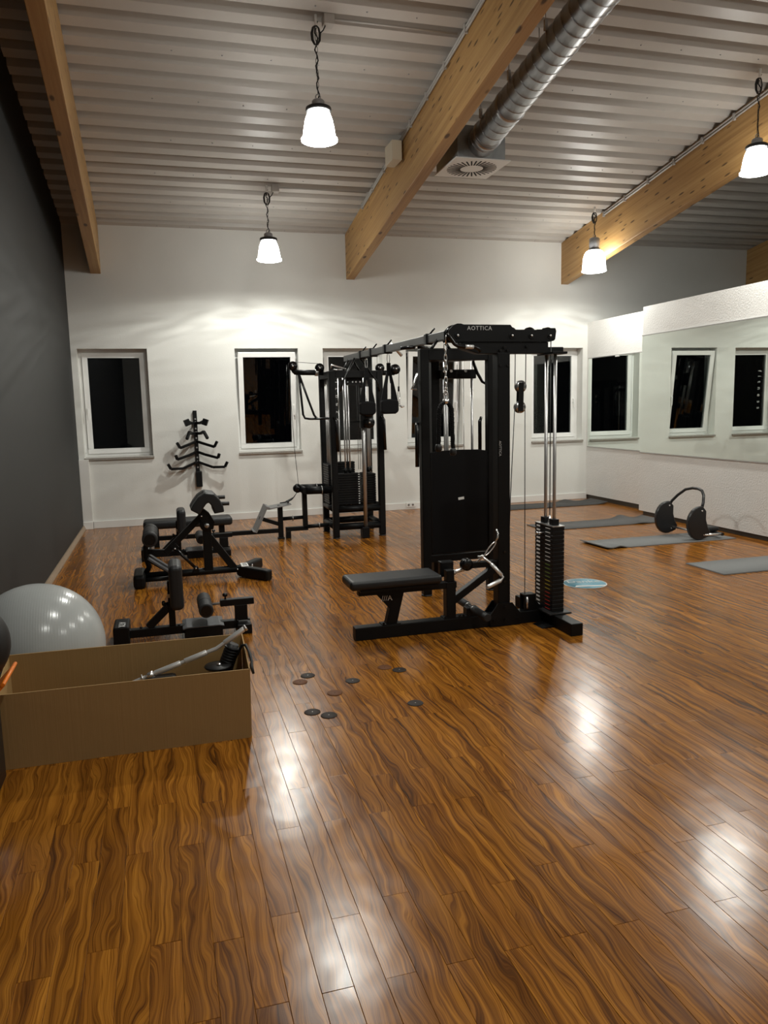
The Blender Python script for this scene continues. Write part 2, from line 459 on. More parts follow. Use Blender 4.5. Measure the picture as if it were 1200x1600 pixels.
tag(wr.build('wall_right_recess', 'plaster_rough'), 'set back end of the white partition beside the windows', 'wall', kind='structure')
tag(MB().box(XR + 0.035, XR + 0.06, YB, 9.04, 0, 0.055).build('baseboard_right', 'darktrim'), kind='structure')
tag(MB().box(XRR + 0.02, XRR + 0.05, 9.0, D, 0, 0.075).build('baseboard_recess', 'darktrim'), kind='structure')
tag(MB().box(XL + 0.125, XRR, D - 0.022, D, 0, 0.098).build('baseboard_back', 'trimwhite', bevel=0.004), kind='structure')
bl = MB(); bl.prism([(XL, 0), (XL + 0.030, 0), (XL + 0.030, 0.012), (XL + 0.012, 0.055), (XL, 0.055)], 'y', YB, D - 0.03)
tag(bl.build('baseboard_left', 'oaktrim'), kind='structure')
tr = MB(); tr.box(XL, XL + 0.125, D - 0.06, D, 0, 0.93); tr.box(XL, XL + 0.125, D - 0.075, D, 0, 0.10)
tag(tr.build('trim_1', 'trimwhite', bevel=0.004), kind='structure')

# ceiling: deck plus trapezoid sheets
deck = MB().prism([(YB - 0.2, roof_z(YB - 0.2) + 0.10), (D + 0.3, roof_z(D + 0.3) + 0.10), (D + 0.3, roof_z(D + 0.3) + 0.22), (YB - 0.2, roof_z(YB - 0.2) + 0.22)], 'x', XL - 0.2, XE + 0.2).build('ceiling', 'vent_dark')
tag(deck, 'sloping ceiling of pale trapezoid metal roof sheets', 'ceiling', kind='structure')
RP = 0.25
def sheet(y_hi, nper):
    """trapezoid profile going towards the camera from y_hi"""
    prof = []
    for k in range(nper):
        y = y_hi - k * RP
        prof += [(y, 0.0), (y - 0.125, 0.0), (y - 0.148, 0.085), (y - 0.227, 0.085)]
    prof.append((y_hi - nper * RP, 0.0))
    s = MB(); bm = s.bm
    A = []
    for xx in (XL, XE):
        A.append([bm.verts.new((xx, y, roof_z(y) + dz)) for y, dz in prof])
    for i in range(len(prof) - 1): bm.faces.new((A[0][i], A[1][i], A[1][i + 1], A[0][i + 1]))
    return s.build('roof_sheet', 'roofsheet', deck)
y = D + 0.02
while y > YB:
    sheet(y, 4); y -= 4 * RP
scr = MB()
y = D + 0.02 - 0.06; k = 0
while y > 4.0:
    if k % 3 == 0:
        x = 0.1 + 0.17 * (k % 2)
        while x < 6.4:
            z = roof_z(y); scr.cyl((x, y, z - 0.006), (x, y, z + 0.004), 0.007, 6); x += 0.42
    y -= RP; k += 1
tag(scr.build('screw', 'greymetal', deck), kind='stuff')

# windows
def make_window(n, x0, x1, tilt, handle_side, label):
    w = thing('window_%d' % n, ((x0 + x1) / 2, D + 0.12, WZ0), label, 'window', kind='structure')
    yf = D + 0.165
    f = MB(); t = 0.055
    f.box(x0, x1, yf, yf + 0.07, WZ1 - t, WZ1); f.box(x0, x1, yf, yf + 0.07, WZ0, WZ0 + t)
    f.box(x0, x0 + t, yf, yf + 0.07, WZ0 + t, WZ1 - t); f.box(x1 - t, x1, yf, yf + 0.07, WZ0 + t, WZ1 - t)
    f.build('window_frame', 'white', w, 0.004)
    s = MB(); a0, a1, b0, b1 = x0 + 0.042, x1 - 0.042, WZ0 + 0.042, WZ1 - 0.042
    ys0, ys1 = yf - 0.015, yf + 0.045; t = 0.068
    s.box(a0, a1, ys0, ys1, b1 - t, b1); s.box(a0, a1, ys0, ys1, b0, b0 + t)
    s.box(a0, a0 + t, ys0, ys1, b0 + t, b1 - t); s.box(a1 - t, a1, ys0, ys1, b0 + t, b1 - t)
    hx = a0 + t / 2 if handle_side < 0 else a1 - t / 2; hz = (WZ0 + WZ1) / 2 - 0.10
    h = MB(); h.box(hx - 0.013, hx + 0.013, ys0 - 0.012, ys0, hz - 0.03, hz + 0.04); h.beam((hx, ys0 - 0.03, hz + 0.03), (hx, ys0 - 0.036, hz - 0.11), 0.018, 0.014, (0, 1, 0)); h.cyl((hx, ys0, hz + 0.02), (hx, ys0 - 0.035, hz + 0.02), 0.009, 8)
    gpan = MB().box(a0 + t - 0.004, a1 - t + 0.004, yf + 0.008, yf + 0.014, b0 + t - 0.004, b1 - t + 0.004)
    if tilt:
        R = Matrix.Translation((0, yf, b0)) @ Matrix.Rotation(math.radians(tilt), 4, 'X') @ Matrix.Translation((0, -yf, -b0))
        for q in (s, h, gpan): bmesh.ops.transform(q.bm, matrix=R, verts=q.bm.verts)
    so = s.build('sash', 'white', w, 0.005)
    gpan.build('pane', 'glass', so)
    h.build('handle', 'white', so, 0.003)
    sl = MB(); sl.prism([(D - 0.035, WZ0 - 0.032), (D + 0.165, WZ0 - 0.032), (D + 0.165, WZ0 + 0.002), (D - 0.035, WZ0 - 0.005)], 'x', x0 - 0.005, x1 + 0.01)
    sl.build('window_sill', 'sill', w)
    return w
make_window(1, *WIN[0], 0, -1, 'white framed window nearest the dark wall')
make_window(2, *WIN[1], 6.5, 1, 'tilted open window right of the peg rack')
w3 = make_window(3, *WIN[2], 0, 1, 'white framed window with vertical lettering on its glass')
make_window(4, *WIN[3], 6.5, 1, 'tilted open window behind the near cable tower')
make_window(5, *WIN[4], 0, 1, 'white framed window nearest the mirrors')
text('lettering', 'f i t n e s s', 0.098, 'label_grey', frame_mw((2.485, D + 0.1715, 1.68), (0, 0, -1), (-1, 0, 0)), w3, 0.0003, 1.42)

# mirrors
def mirror(x, y0, y1, z0, z1, label):
    t = thing('wall_mirror', (x, (y0 + y1) / 2, z0), label, 'mirror', 'mirrors on the partition')
    MB().box(x - 0.008, x, y0, y1, z0, z1).build('mirror_glass', 'mirror', t)
    for za, zb_ in ((z1, z1 + 0.012), (z0 - 0.014, z0)): MB().box(x - 0.015, x, y0 - 0.003, y1 + 0.003, za, zb_).build('frame_strip', 'steel', t)
    c = MB(); ym = (y0 + y1) / 2 + 0.1; c.box(x - 0.016, x, ym - 0.05, ym + 0.05, z1 - 0.018, z1 + 0.004); c.build('clip', 'white', t, 0.003)
mirror(XR, -1.0, 9.085, 0.855, 2.388, 'large wall mirror on the right reflecting the windows')
mirror(XRR, 9.10, 10.90, 0.842, 2.205, 'small mirror in the recess beside the last window')

# roof beams
def roof_beam(x_wall, w, drift, label):
    b = thing('roof_beam', (x_wall, D, 3.33), label, 'beam', 'glued timber roof beams')
    s = MB(); bm = s.bm; ring = []
    for y in (D + 0.05, YB):
        xo = drift * (D - y)
        ring.append([bm.verts.new((x_wall + xo + a, y, roof_z(y) - h)) for a, h in ((0, 0.615), (w, 0.615), (w, 0.0), (0, 0.0))])
    A, B = ring
    bm.faces.new(A); bm.faces.new(B[::-1])
    for i in range(4): bm.faces.new((A[i], B[i], B[(i + 1) % 4], A[(i + 1) % 4]))
    s.build('timber', 'pine', b, 0.006)
    return b
b1 = roof_beam(-0.767, 0.128, 0.016, 'pine roof beam running along the dark wall')
b2 = roof_beam(2.640, 0.12, 0.0, 'pine roof beam in the middle of the ceiling beside the duct')
b3 = roof_beam(6.030, 0.12, 0.0, 'pine roof beam behind the right hand pendant lamps')
b4 = roof_beam(9.430, 0.12, 0.0, 'far pine roof beam beyond the low partition')

# conduits on the beams
def conduit(x, y0, y1, dz, label):
    c = thing('cable_conduit', (x, y0, roof_z(y0)), label, 'conduit', 'cable conduits along the beams')
    for i in range(2):
        MB().cyl((x, y0, roof_z(y0) - dz - i * 0.03), (x, y1, roof_z(y1) - dz - i * 0.03), 0.011, 8).build('pipe', 'conduit', c)
    yy = y0
    while yy > y1:
        MB().box(x - 0.015, x + 0.014, yy - 0.012, yy + 0.012, roof_z(yy) - dz - 0.05, roof_z(yy) - dz + 0.02).build('clip', 'conduit', c); yy -= 0.5
conduit(2.625, 9.9, 2.0, 0.03, 'grey cable conduit along the middle beam')
conduit(6.015, 9.75, 2.0, 0.035, 'grey cable conduit along the right hand beam')
sb = MB().box(2.50, 2.608, 8.15, 8.42, roof_z(8.3) - 0.26, roof_z(8.3) - 0.06).build('sensor_box', 'beigebox', None, 0.006, pivot=(2.58, 8.3, roof_z(8.3) - 0.26))
tag(sb, 'small beige box mounted on the middle beam', 'box')

# ------------------------------------------------------------------ pendant lamps
def pendant(x, y, zb, style, label, jb=True):
    t = thing('pendant_lamp', (x, y, zb), label, 'lamp', 'pendant lamps')
    zc = roof_z(y)
    if style == 'bell':
        prof = [(0.052, 0.265), (0.074, 0.248), (0.095, 0.215), (0.113, 0.165), (0.124, 0.11), (0.131, 0.06), (0.136, 0.035), (0.150, 0.022), (0.148, 0.008), (0.134, 0.002), (0.02, 0.0)]
        hz0, hz1, hr = 0.262, 0.325, 0.052
        col = [(0.050, 0.250), (0.100, 0.232), (0.106, 0.240), (0.104, 0.262), (0.094, 0.268), (0.050, 0.268)]
    else:
        prof = [(0.075, 0.290), (0.105, 0.275), (0.130, 0.240), (0.146, 0.185), (0.152, 0.12), (0.156, 0.03), (0.164, 0.022), (0.164, 0.010), (0.152, 0.003), (0.02, 0.0)]
        hz0, hz1, hr = 0.285, 0.45, 0.070
        col = [(0.072, 0.284), (0.088, 0.284), (0.088, 0.296), (0.072, 0.296)]
    MB().lathe(prof, (x, y, zb), 32).build('lamp_shade', 'shade', t)
    MB().lathe([(hr, hz0), (hr, hz1 - 0.012), (hr - 0.012, hz1), (0.01, hz1)], (x, y, zb), 20).build('housing', 'greymetal', t)
    MB().lathe(col, (x, y, zb), 24).build('collar', 'gunmetal', t)
    zt = zb + hz1
    MB().tube(arc((x, zt + 0.022), 0.020, -PI / 2, 1.5 * PI, 14, 'xz', y)[:-1], 0.005, 6, True).build('hook_ring', 'greymetal', t)
    ztop = zc - 0.04
    ch = MB(); n = max(3, int((ztop - zt - 0.05) / 0.045))
    for i in range(n):
        z = zt + 0.05 + (i + 0.5) * (ztop - zt - 0.06) / n
        hl = (ztop - zt - 0.06) / n * 0.62
        pts = []
        for k in range(10):
            a = 2 * PI * k / 10; u = 0.009 * math.cos(a); v = hl * math.sin(a)
            pts.append((x + u, y, z + v) if i % 2 else (x, y + u, z + v))
        ch.tube(pts, 0.0022, 5, True)
    ch.build('chain', 'cable_black', t)
    pts = [(x + 0.014 * math.sin(i * 1.9), y + 0.012 * math.cos(i * 1.5), zt + (ztop - zt) * i / 14) for i in range(15)]
    MB().tube(pts, 0.0055, 6).build('power_cable', 'cable_black', t)
    pts = [(x + 0.028 * math.sin(a * 2 * PI / 9) * (1 + 0.2 * (a // 9)), y + 0.004 * a / 9, ztop - 0.10 + 0.075 * math.cos(a * 2 * PI / 9)) for a in range(28)]
    MB().tube(pts, 0.0055, 6).build('cable_coil', 'cable_black', t)
    MB().tube([(x, y, ztop - 0.03), (x, y, zc + 0.01)], 0.012, 8).build('ceiling_hook', 'white', t)
    if jb:
        j = MB().box(x + 0.06, x + 0.145, y - 0.05, y + 0.05, zc - 0.065, zc + 0.012).build('junction_box', 'conduit', t, 0.004)
        MB().tube([(x + 0.03, y, ztop - 0.09), (x + 0.06, y, ztop - 0.06), (x + 0.08, y, ztop - 0.02)], 0.005, 6).build('cable', 'cable_black', j)
    ld = bpy.data.lights.new('lamp_light', 'SPOT'); ld.energy = LAMP_W * (0.58 if style == 'dome' else 1.0); ld.color = LAMP_COL; ld.spot_size = math.radians(172); ld.spot_blend = 0.40; ld.shadow_soft_size = 0.04
    ld.use_nodes = True; lt = ld.node_tree; em = [n for n in lt.nodes if n.type == 'EMISSION'][0]
    ge = lt.nodes.new('ShaderNodeTexCoord'); sp3 = lt.nodes.new('ShaderNodeSeparateXYZ'); lt.links.new(ge.outputs['Normal'], sp3.inputs[0])
    az = math_n(lt, 'ABSOLUTE', sp3.outputs[2])
    cb3 = lt.nodes.new('ShaderNodeCombineXYZ'); lt.links.new(math_n(lt, 'MULTIPLY', sp3.outputs[0], 4.0), cb3.inputs[0]); lt.links.new(math_n(lt, 'MULTIPLY', sp3.outputs[1], 4.0), cb3.inputs[1]); lt.links.new(math_n(lt, 'MULTIPLY', az, 70.0), cb3.inputs[2])
    nz3 = lt.nodes.new('ShaderNodeTexNoise'); nz3.inputs['Scale'].default_value = 1.0; nz3.inputs['Detail'].default_value = 2.0; lt.links.new(cb3.outputs[0], nz3.inputs['Vector'])
    msk = ramp(lt, az, [(0.05, (0, 0, 0, 1)), (0.12, (1, 1, 1, 1)), (0.36, (0.7, 0.7, 0.7, 1)), (0.52, (0, 0, 0, 1))])
    pat = math_n(lt, 'MULTIPLY', math_n(lt, 'SUBTRACT', nz3.outputs[0], 0.47), 4.2)
    lt.links.new(math_n(lt, 'ADD', 1.0, math_n(lt, 'MULTIPLY', pat, msk)), em.inputs['Strength'])
    lo = bpy.data.objects.new('lamp_light', ld); COL.objects.link(lo); lo.parent = t; lo.location = (0, 0, -0.02)
    return t
pendant(1.382, 6.528, 3.700, 'bell', 'lit pendant lamp hanging nearest, left of the middle beam')
pendant(1.368, 9.590, 3.307, 'bell', 'lit pendant lamp above the second window')
pendant(5.824, 9.668, 3.300, 'dome', 'lit dome pendant lamp with tall grey housing near the corner', False)
pendant(5.710, 6.553, 3.705, 'bell', 'lit pendant lamp at the right edge in front of the pine beam', False)
pendant(1.375, 3.460, 4.190, 'bell', 'lit pendant lamp overhead in the left row, out of view')
pendant(5.720, 3.460, 4.190, 'bell', 'lit pendant lamp overhead in the right row, out of view', False)
pendant(1.375, 0.400, 4.680, 'bell', 'lit pendant lamp behind the photographer in the left row, out of view')
pendant(5.720, 0.400, 4.680, 'bell', 'lit pendant lamp behind the photographer in the right row, out of view', False)
cb = MB()
pts = [(1.50, 6.528, roof_z(6.5) - 0.012), (2.60, 6.528, roof_z(6.5) - 0.012)]
cb.cyl(*pts, 0.009, 8); tag(cb.build('ceiling_conduit', 'conduit', None, pivot=pts[0]), 'thin conduit from nearest lamp across to the middle beam', 'conduit')
cb = MB(); pts = [(1.49, 9.59, roof_z(9.59) - 0.012), (2.60, 9.59, roof_z(9.59) - 0.012)]
cb.cyl(*pts, 0.008, 8); tag(cb.build('ceiling_conduit', 'conduit', None, pivot=pts[0]), 'thin conduit from the far left lamp across to the middle beam', 'conduit')

# ------------------------------------------------------------------ ventilation duct with ceiling diffuser
vd = thing('ventilation_duct', (3.13, 7.27, 3.9), 'round spiral steel duct ending in a square ceiling air outlet', 'duct')
DX = 3.13
def dz(y): return 4.05 + 0.158 * (7.27 - y)
tube_ = MB().cyl((DX, 7.30, dz(7.30)), (DX, YB + 0.3, dz(YB + 0.3)), 0.140, 40).build('spiral_tube', 'galv', vd)
sp_ = MB(); pts = []
n = int((7.25 - 2.0) / 0.115 * 24)
for i in range(n):
    y = 7.25 - i * 0.115 / 24; a = 2 * PI * i / 24
    pts.append((DX + 0.141 * math.cos(a), y, dz(y) + 0.141 * math.sin(a)))
sp_.tube(pts, 0.0035, 5); sp_.build('spiral_seam', 'galv', tube_)
for yy in (7.12, 6.62):
    r = MB(); r.lathe([(0.141, -0.03), (0.147, -0.025), (0.147, 0.025), (0.141, 0.03)], (DX, yy, dz(yy)), 32, 'y'); r.build('joint_band', 'galv', tube_)
px_ = MB(); px_.box(2.885, 3.385, 7.27, 7.86, 3.905, 4.20); px_.build('plenum_box', 'galvbox', vd, 0.004)
dp = MB().box(2.868, 3.445, 7.268, 7.878, 3.893, 3.905).build('diffuser_plate', 'white', vd, 0.002)
cx, cyy = 3.156, 7.573
for i in range(32):
    a = 2 * PI * i / 32
    c0 = Vector((cx + 0.115 * math.cos(a), cyy + 0.115 * math.sin(a), 3.8925)); c1 = Vector((cx + 0.250 * math.cos(a), cyy + 0.250 * math.sin(a), 3.8925))
    MB().beam(c0, c1, 0.015, 0.003).build('air_slot', 'vent_dark', dp)
for (hx, hy, zt_) in ((2.99, 6.95, 0), (2.99, 6.35, 0), (3.27, 6.95, 0), (3.27, 6.35, 0), (2.99, 5.7, 0)):
    MB().cyl((hx, hy, dz(hy) + 0.02), (hx, hy, roof_z(hy)), 0.004, 6).build('hanger_rod', 'steel', vd)
    MB().box(hx - 0.012, hx + 0.012, hy - 0.012, hy + 0.012, dz(hy) + 0.05, dz(hy) + 0.13).build('hanger_clamp', 'steel', vd)

# ------------------------------------------------------------------ lat pulldown and low row machine (nearest)
Y0 = 4.865
lm = thing('lat_pulldown_machine', (1.9, Y0, 0), 'black lat pulldown and seated row machine with bench, nearest in the room', 'gym machine')
def bolt(mb, x, y, z, r=0.009, ax='y', s=-1):
    if ax == 'y': mb.cyl((x, y, z), (x, y + s * 0.008, z), r, 8)
    else: mb.cyl((x, y, z), (x + s * 0.008, y, z), r, 8)
    return mb
MB().box(1.158, 2.60, Y0 - 0.04, Y0 + 0.04, 0, 0.088).build('base_beam', 'black', lm, 0.005)
MB().box(2.535, 2.625, 4.43, 5.28, 0, 0.085).build('cross_foot', 'black', lm, 0.005)
MB().prism([(1.373, 0.088), (1.450, 0.088), (1.505, 0.305), (1.428, 0.305)], 'y', Y0 - 0.03, Y0 + 0.03).build('bench_leg', 'black', lm, 0.004)
gs = MB().prism([(1.312, 0.302), (1.432, 0.302), (1.408, 0.190)], 'y', Y0 - 0.028, Y0 - 0.018).build('gusset', 'black', lm)
text('emblem', '///A', 0.050, 'label_white', frame_mw((1.382, Y0 - 0.0325, 0.272), (1, 0, 0), (0, 0, 1)), gs)
ft = MB().box(1.345, 1.475, Y0 - 0.04, Y0 + 0.04, 0.088, 0.095); bolt(ft, 1.355, Y0 - 0.03, 0.10); ft.build('leg_flange', 'black', lm)
MB().box(1.19, 1.885, Y0 - 0.03, Y0 + 0.03, 0.300, 0.345).build('bench_rail', 'black', lm, 0.004)
MB().box(1.18, 1.72, Y0 - 0.115, Y0 + 0.115, 0.345, 0.362).build('seat_board', 'black', lm, 0.004)
MB().box(1.112, 1.745, Y0 - 0.135, Y0 + 0.135, 0.362, 0.425).build('seat_pad', 'vinyl', lm, 0.024, 4)
MB().box(1.807, 1.876, Y0 - 0.035, Y0 + 0.035, 0.088, 0.345).build('knee_post', 'black', lm, 0.004)
MB().box(1.812, 1.868, Y0 - 0.03, Y0 + 0.03, 0.345, 0.425).build('adjust_sleeve', 'black', lm, 0.004)
pf = MB().box(1.785, 1.98, Y0 - 0.04, Y0 + 0.04, 0.088, 0.096)
for bx in (1.795, 1.90, 1.93, 1.965): bolt(pf, bx, Y0 - 0.03, 0.102, 0.008)
pf.build('post_flange', 'black', lm)
MB().beam((1.86, Y0, 0.205), (2.20, Y0, 0.425), 0.055, 0.048).build('diagonal_brace', 'black', lm, 0.004)
MB().box(1.93, 2.19, Y0 - 0.028, Y0 + 0.028, 0.425, 0.465).build('low_pulley_bracket', 'black', lm, 0.004)
MB().lathe([(0.008, -0.02), (0.042, -0.02), (0.042, -0.012), (0.034, 0), (0.042, 0.012), (0.042, 0.02), (0.008, 0.02)], (1.95, Y0 - 0.045, 0.462), 24, 'y').build('low_pulley', 'black_gloss', lm)
MB().box(1.80, 1.90, Y0 + 0.06, Y0 + 0.12, 0.36, 0.47).build('thigh_pad_holder', 'black', lm, 0.01)
MB().box(1.955, 2.045, Y0 - 0.035, Y0 + 0.035, 0.088, 0.150).build('foot_bar_block', 'black', lm, 0.004)
fb = MB().cyl((2.0, 4.60, 0.143), (2.0, 5.13, 0.143), 0.016, 14).build('foot_bar', 'black', lm)
for ya, yb in ((4.575, 4.80), (4.93, 5.15)):
    MB().cyl((2.0, ya, 0.143), (2.0, yb, 0.143), 0.027, 18).build('foot_grip', 'foam', fb, 0.004)
    MB().cyl((2.0, 4.80 if ya < 4.8 else 4.905, 0.143), (2.0, 4.825 if ya < 4.8 else 4.93, 0.143), 0.022, 16).build('collar', 'steel', fb)
post = MB().box(2.188, 2.278, Y0 - 0.045, Y0 + 0.045, 0.0, 1.885).build('main_post', 'black', lm, 0.005)
text('lettering', 'AOTTICA', 0.024, 'label_grey', frame_mw((2.203, Y0 - 0.0465, 1.245), (0, 0, -1), (1, 0, 0)), post)
gp = MB().prism([(2.120, 0.004), (2.352, 0.004), (2.352, 0.085), (2.290, 0.165), (2.182, 0.165), (2.120, 0.085)], 'y', Y0 - 0.056, Y0 - 0.045)
for bx, bz in ((2.15, 0.045), (2.235, 0.045), (2.325, 0.045), (2.235, 0.135), (2.235, 0.32), (2.235, 0.53)): bolt(gp, bx, Y0 - 0.045 - (0.011 if bz < 0.2 else 0), bz, 0.010) if bz < 0.2 else None
gp.build('base_gusset', 'black', lm)
MB().prism([(2.120, 0.004), (2.352, 0.004), (2.352, 0.085), (2.290, 0.165), (2.182, 0.165), (2.120, 0.085)], 'y', Y0 + 0.045, Y0 + 0.056).build('base_gusset', 'black', lm)
MB().prism([(1.93, 1.955), (2.565, 1.955), (2.565, 1.878), (2.050, 1.878), (1.93, 1.915)], 'y', Y0 - 0.04, Y0 + 0.04).build('boom_beam', 'black', lm, 0.004)
MB().box(2.555, 2.682, Y0 - 0.038, Y0 + 0.038, 1.880, 1.922).build('boom_end', 'black', lm, 0.005)
MB().box(2.540, 2.650, Y0 - 0.15, Y0 + 0.08, 1.868, 1.884).build('rod_holder', 'black', lm, 0.003)
bpoly = [(1.840, 1.985), (1.849, 1.955), (2.568, 1.955), (2.600, 1.962), (2.612, 1.972), (2.620, 2.027), (2.612, 2.047), (2.521, 2.047), (2.509, 2.035), (2.306, 2.036), (2.279, 2.067), (1.945, 2.067), (1.925, 2.073), (1.900, 2.073), (1.872, 2.063), (1.838, 2.030)]
for ya, yb in ((Y0 - 0.048, Y0 - 0.040), (Y0 + 0.040, Y0 + 0.048)):
    q = MB().prism(bpoly, 'y', ya, yb)
    if ya < Y0:
        for bx in (1.900, 2.290, 2.432, 2.572):
            q.lathe([(0.022, 0), (0.022, -0.004), (0.016, -0.004), (0.016, -0.001), (0.009, -0.001), (0.009, -0.010), (0.001, -0.010)], (bx, ya, 1.996), 16, 'y')
    bpz = q.build('boom_plate', 'black', lm, 0.002)
    if ya < Y0: text('lettering', 'AOTTICA', 0.038, 'label_grey', frame_mw((2.056, ya - 0.001, 2.042), (1, 0, 0), (0, 0, 1)), bpz, 0.0008, 1.1)
for bx in (1.900, 2.290, 2.432, 2.572):
    MB().lathe([(0.008, 0), (0.006, -0.004), (0.001, -0.004)], (bx, Y0 - 0.058, 1.996), 10, 'y').build('axle_bolt', 'satin', lm)
for bx in (1.880, 2.300, 2.44, 2.575):
    MB().lathe([(0.006, -0.012), (0.044, -0.012), (0.036, 0), (0.044, 0.012), (0.006, 0.012)], (bx, Y0, 2.012), 24, 'y').build('pulley', 'black_gloss', lm)
bo = MB()
for bx, bz in ((2.235, 0.32), (2.235, 0.53), (2.205, 1.90), (2.205, 1.80), (2.26, 1.90), (2.26, 1.80), (2.40, 1.925), (2.235, 1.92)): bolt(bo, bx, Y0 - 0.045, bz, 0.010)
bo.build('bolt', 'black_gloss', lm)
# weight stack
SX0, SX1, SY0, SY1 = 2.540, 2.630, 4.700, 4.960
nP = 21; pz = 0.098; dP = 0.0285
for i in range(nP):
    z = pz + i * dP
    pl = MB().box(SX0, SX1, SY0, SY1, z, z + dP - 0.0025).build('weight_plate', 'plate', lm, 0.0015, 1)
    MB().box(SX0 - 0.0012, SX0 + 0.001, SY1 - 0.075, SY1 - 0.025, z + 0.007, z + 0.019).build('number_label', 'label_white', pl)
    k = nP - 1 - i
    MB().box(SX0 - 0.0012, SX0 + 0.001, SY0 + 0.035, SY0 + 0.105, z + 0.010, z + 0.0145).build('stripe_label', 'label_white' if k < 9 else 'label_green' if k < 13 else 'label_yellow' if k < 16 else 'label_red', pl)
zt = pz + nP * dP
MB().box(SX0 - 0.002, SX1 + 0.002, SY0 - 0.002, SY1 + 0.002, zt, zt + 0.006).build('top_plate', 'steel', lm)
pin = MB(); pin.cyl((SX0 - 0.05, 4.83, zt - 0.055), (SX0 + 0.02, 4.83, zt - 0.055), 0.006, 10); pin.ball((SX0 - 0.05, 4.83, zt - 0.055), 0.011, 8); pin.build('selector_pin', 'chrome', lm)
for ry in (4.765, 4.890):
    MB().box(2.560, 2.610, ry - 0.027, ry + 0.027, zt + 0.006, zt + 0.048).build('guide_bushing', 'black', lm, 0.003)
    MB().cyl((2.585, ry, 0.085), (2.585, ry, 1.872), 0.0115, 16).build('guide_rod', 'steel', lm)
MB().cyl((2.585, 4.828, zt), (2.585, 4.828, 1.99), 0.0035, 8).build('stack_cable', 'cable_black', lm)
MB().lathe([(0.014, 0), (0.014, 0.02), (0.007, 0.025), (0.007, 0.06), (0.002, 0.06)], (2.585, 4.828, zt + 0.006), 12).build('stack_bolt', 'chrome', lm)
MB().box(2.50, 2.67, 4.66, 5.0, 0.085, 0.098).build('stack_cushion', 'rubber', lm, 0.003)
# floating pulley block and cables
fp = MB(); fp.beam((2.376, Y0 - 0.014, 1.685), (2.370, Y0 - 0.014, 1.490), 0.040, 0.005, (0, 1, 0)); fp.beam((2.376, Y0 + 0.014, 1.685), (2.370, Y0 + 0.014, 1.490), 0.040, 0.005, (0, 1, 0))
fpo = fp.build('pulley_link', 'black_gloss', lm, 0.002)
for bx, bz in ((2.376, 1.660), (2.370, 1.520)):
    MB().lathe([(0.008, -0.011), (0.041, -0.011), (0.034, 0), (0.041, 0.011), (0.008, 0.011)], (bx, Y0, bz), 28, 'y').build('pulley', 'chrome', fpo)
for pts in ([(2.337, Y0, 1.88), (2.335, Y0, 1.66)], [(2.416, Y0, 1.88), (2.414, Y0, 1.66)], [(2.333, Y0, 1.52), (2.301, Y0, 0.90), (2.282, Y0 - 0.01, 0.48)], [(2.410, Y0, 1.52), (2.412, Y0, 0.13)]):
    MB().tube(pts, 0.0032, 8).build('cable', 'cable_black', lm)
lp = MB(); lp.box(2.390, 2.480, Y0 - 0.036, Y0 - 0.028, 0.088, 0.205); lp.box(2.390, 2.480, Y0 + 0.028, Y0 + 0.036, 0.088, 0.205); lp.box(2.390, 2.480, Y0 - 0.03, Y0 + 0.03, 0.195, 0.205)
lpo = lp.build('cable_anchor', 'black', lm, 0.002)
MB().cyl((2.412, Y0 - 0.038, 0.105), (2.412, Y0 - 0.038, 0.190), 0.010, 12).build('cable_end', 'chrome', lpo)
MB().prism([(2.47, 0.088), (2.535, 0.088), (2.535, 0.10), (2.48, 0.16), (2.47, 0.16)], 'y', Y0 - 0.03, Y0 + 0.03).build('anchor_brace', 'black', lm)
MB().prism([(2.44, 0.0), (2.56, 0.0), (2.535, 0.012), (2.48, 0.010)], 'y', 4.66, 4.80).build('foot_plate', 'black', lm)

# row handle on the low pulley
rh = thing('row_handle', (2.05, 4.80, 0.32), 'chrome V shaped row handle hanging beside the bench', 'handle')
MB().tube([(2.176, 4.82, 0.69), (2.176, 4.80, 0.665), (2.170, 4.79, 0.635), (2.160, 4.80, 0.61)], 0.007, 8).build('snap_hook', 'chrome', rh)
def link_loop(p, q, w, r, yo=0.0):
    p, q = Vector(p), Vector(q); d = (q - p); L = d.length; d.normalize(); c = (p + q) / 2
    n = Vector((-d.z, 0, d.x)); pts = []
    for k in range(16):
        a = 2 * PI * k / 16
        pts.append(c + d * (L / 2) * math.cos(a) + n * w * math.sin(a))
    return pts
MB().tube(link_loop((2.160, 4.80, 0.607), (2.080, 4.80, 0.518), 0.013, 0.005), 0.005, 8, True).build('carabiner', 'chrome', rh)
hb = MB(); hb.ball((2.060, 4.80, 0.512), 0.013, 8)
hb.tube([(2.035, 4.82, 0.508), (2.060, 4.80, 0.510), (2.100, 4.76, 0.473), (2.150, 4.71, 0.405), (2.168, 4.70, 0.380), (2.155, 4.70, 0.360), (2.05, 4.70, 0.318)], 0.0085, 10)
hb.tube([(2.060, 4.80, 0.510), (2.050, 4.85, 0.47), (2.035, 4.89, 0.43), (2.018, 4.90, 0.424), (1.869, 4.90, 0.391)], 0.0085, 10)
hbo = hb.build('handle_bar', 'satin', rh)
MB().cyl((2.106, 4.755, 0.465), (2.160, 4.703, 0.392), 0.0125, 14).build('sleeve', 'satin', hbo)
MB().cyl((2.150, 4.70, 0.358), (2.055, 4.70, 0.320), 0.0145, 14).build('grip', 'satin', hbo, 0.002)
MB().cyl((2.010, 4.90, 0.422), (1.900, 4.90, 0.398), 0.0145, 14).build('grip', 'satin', hbo, 0.002)
MB().cyl((1.897, 4.90, 0.397), (1.872, 4.90, 0.392), 0.019, 14).build('end_cap', 'satin', hbo, 0.003)

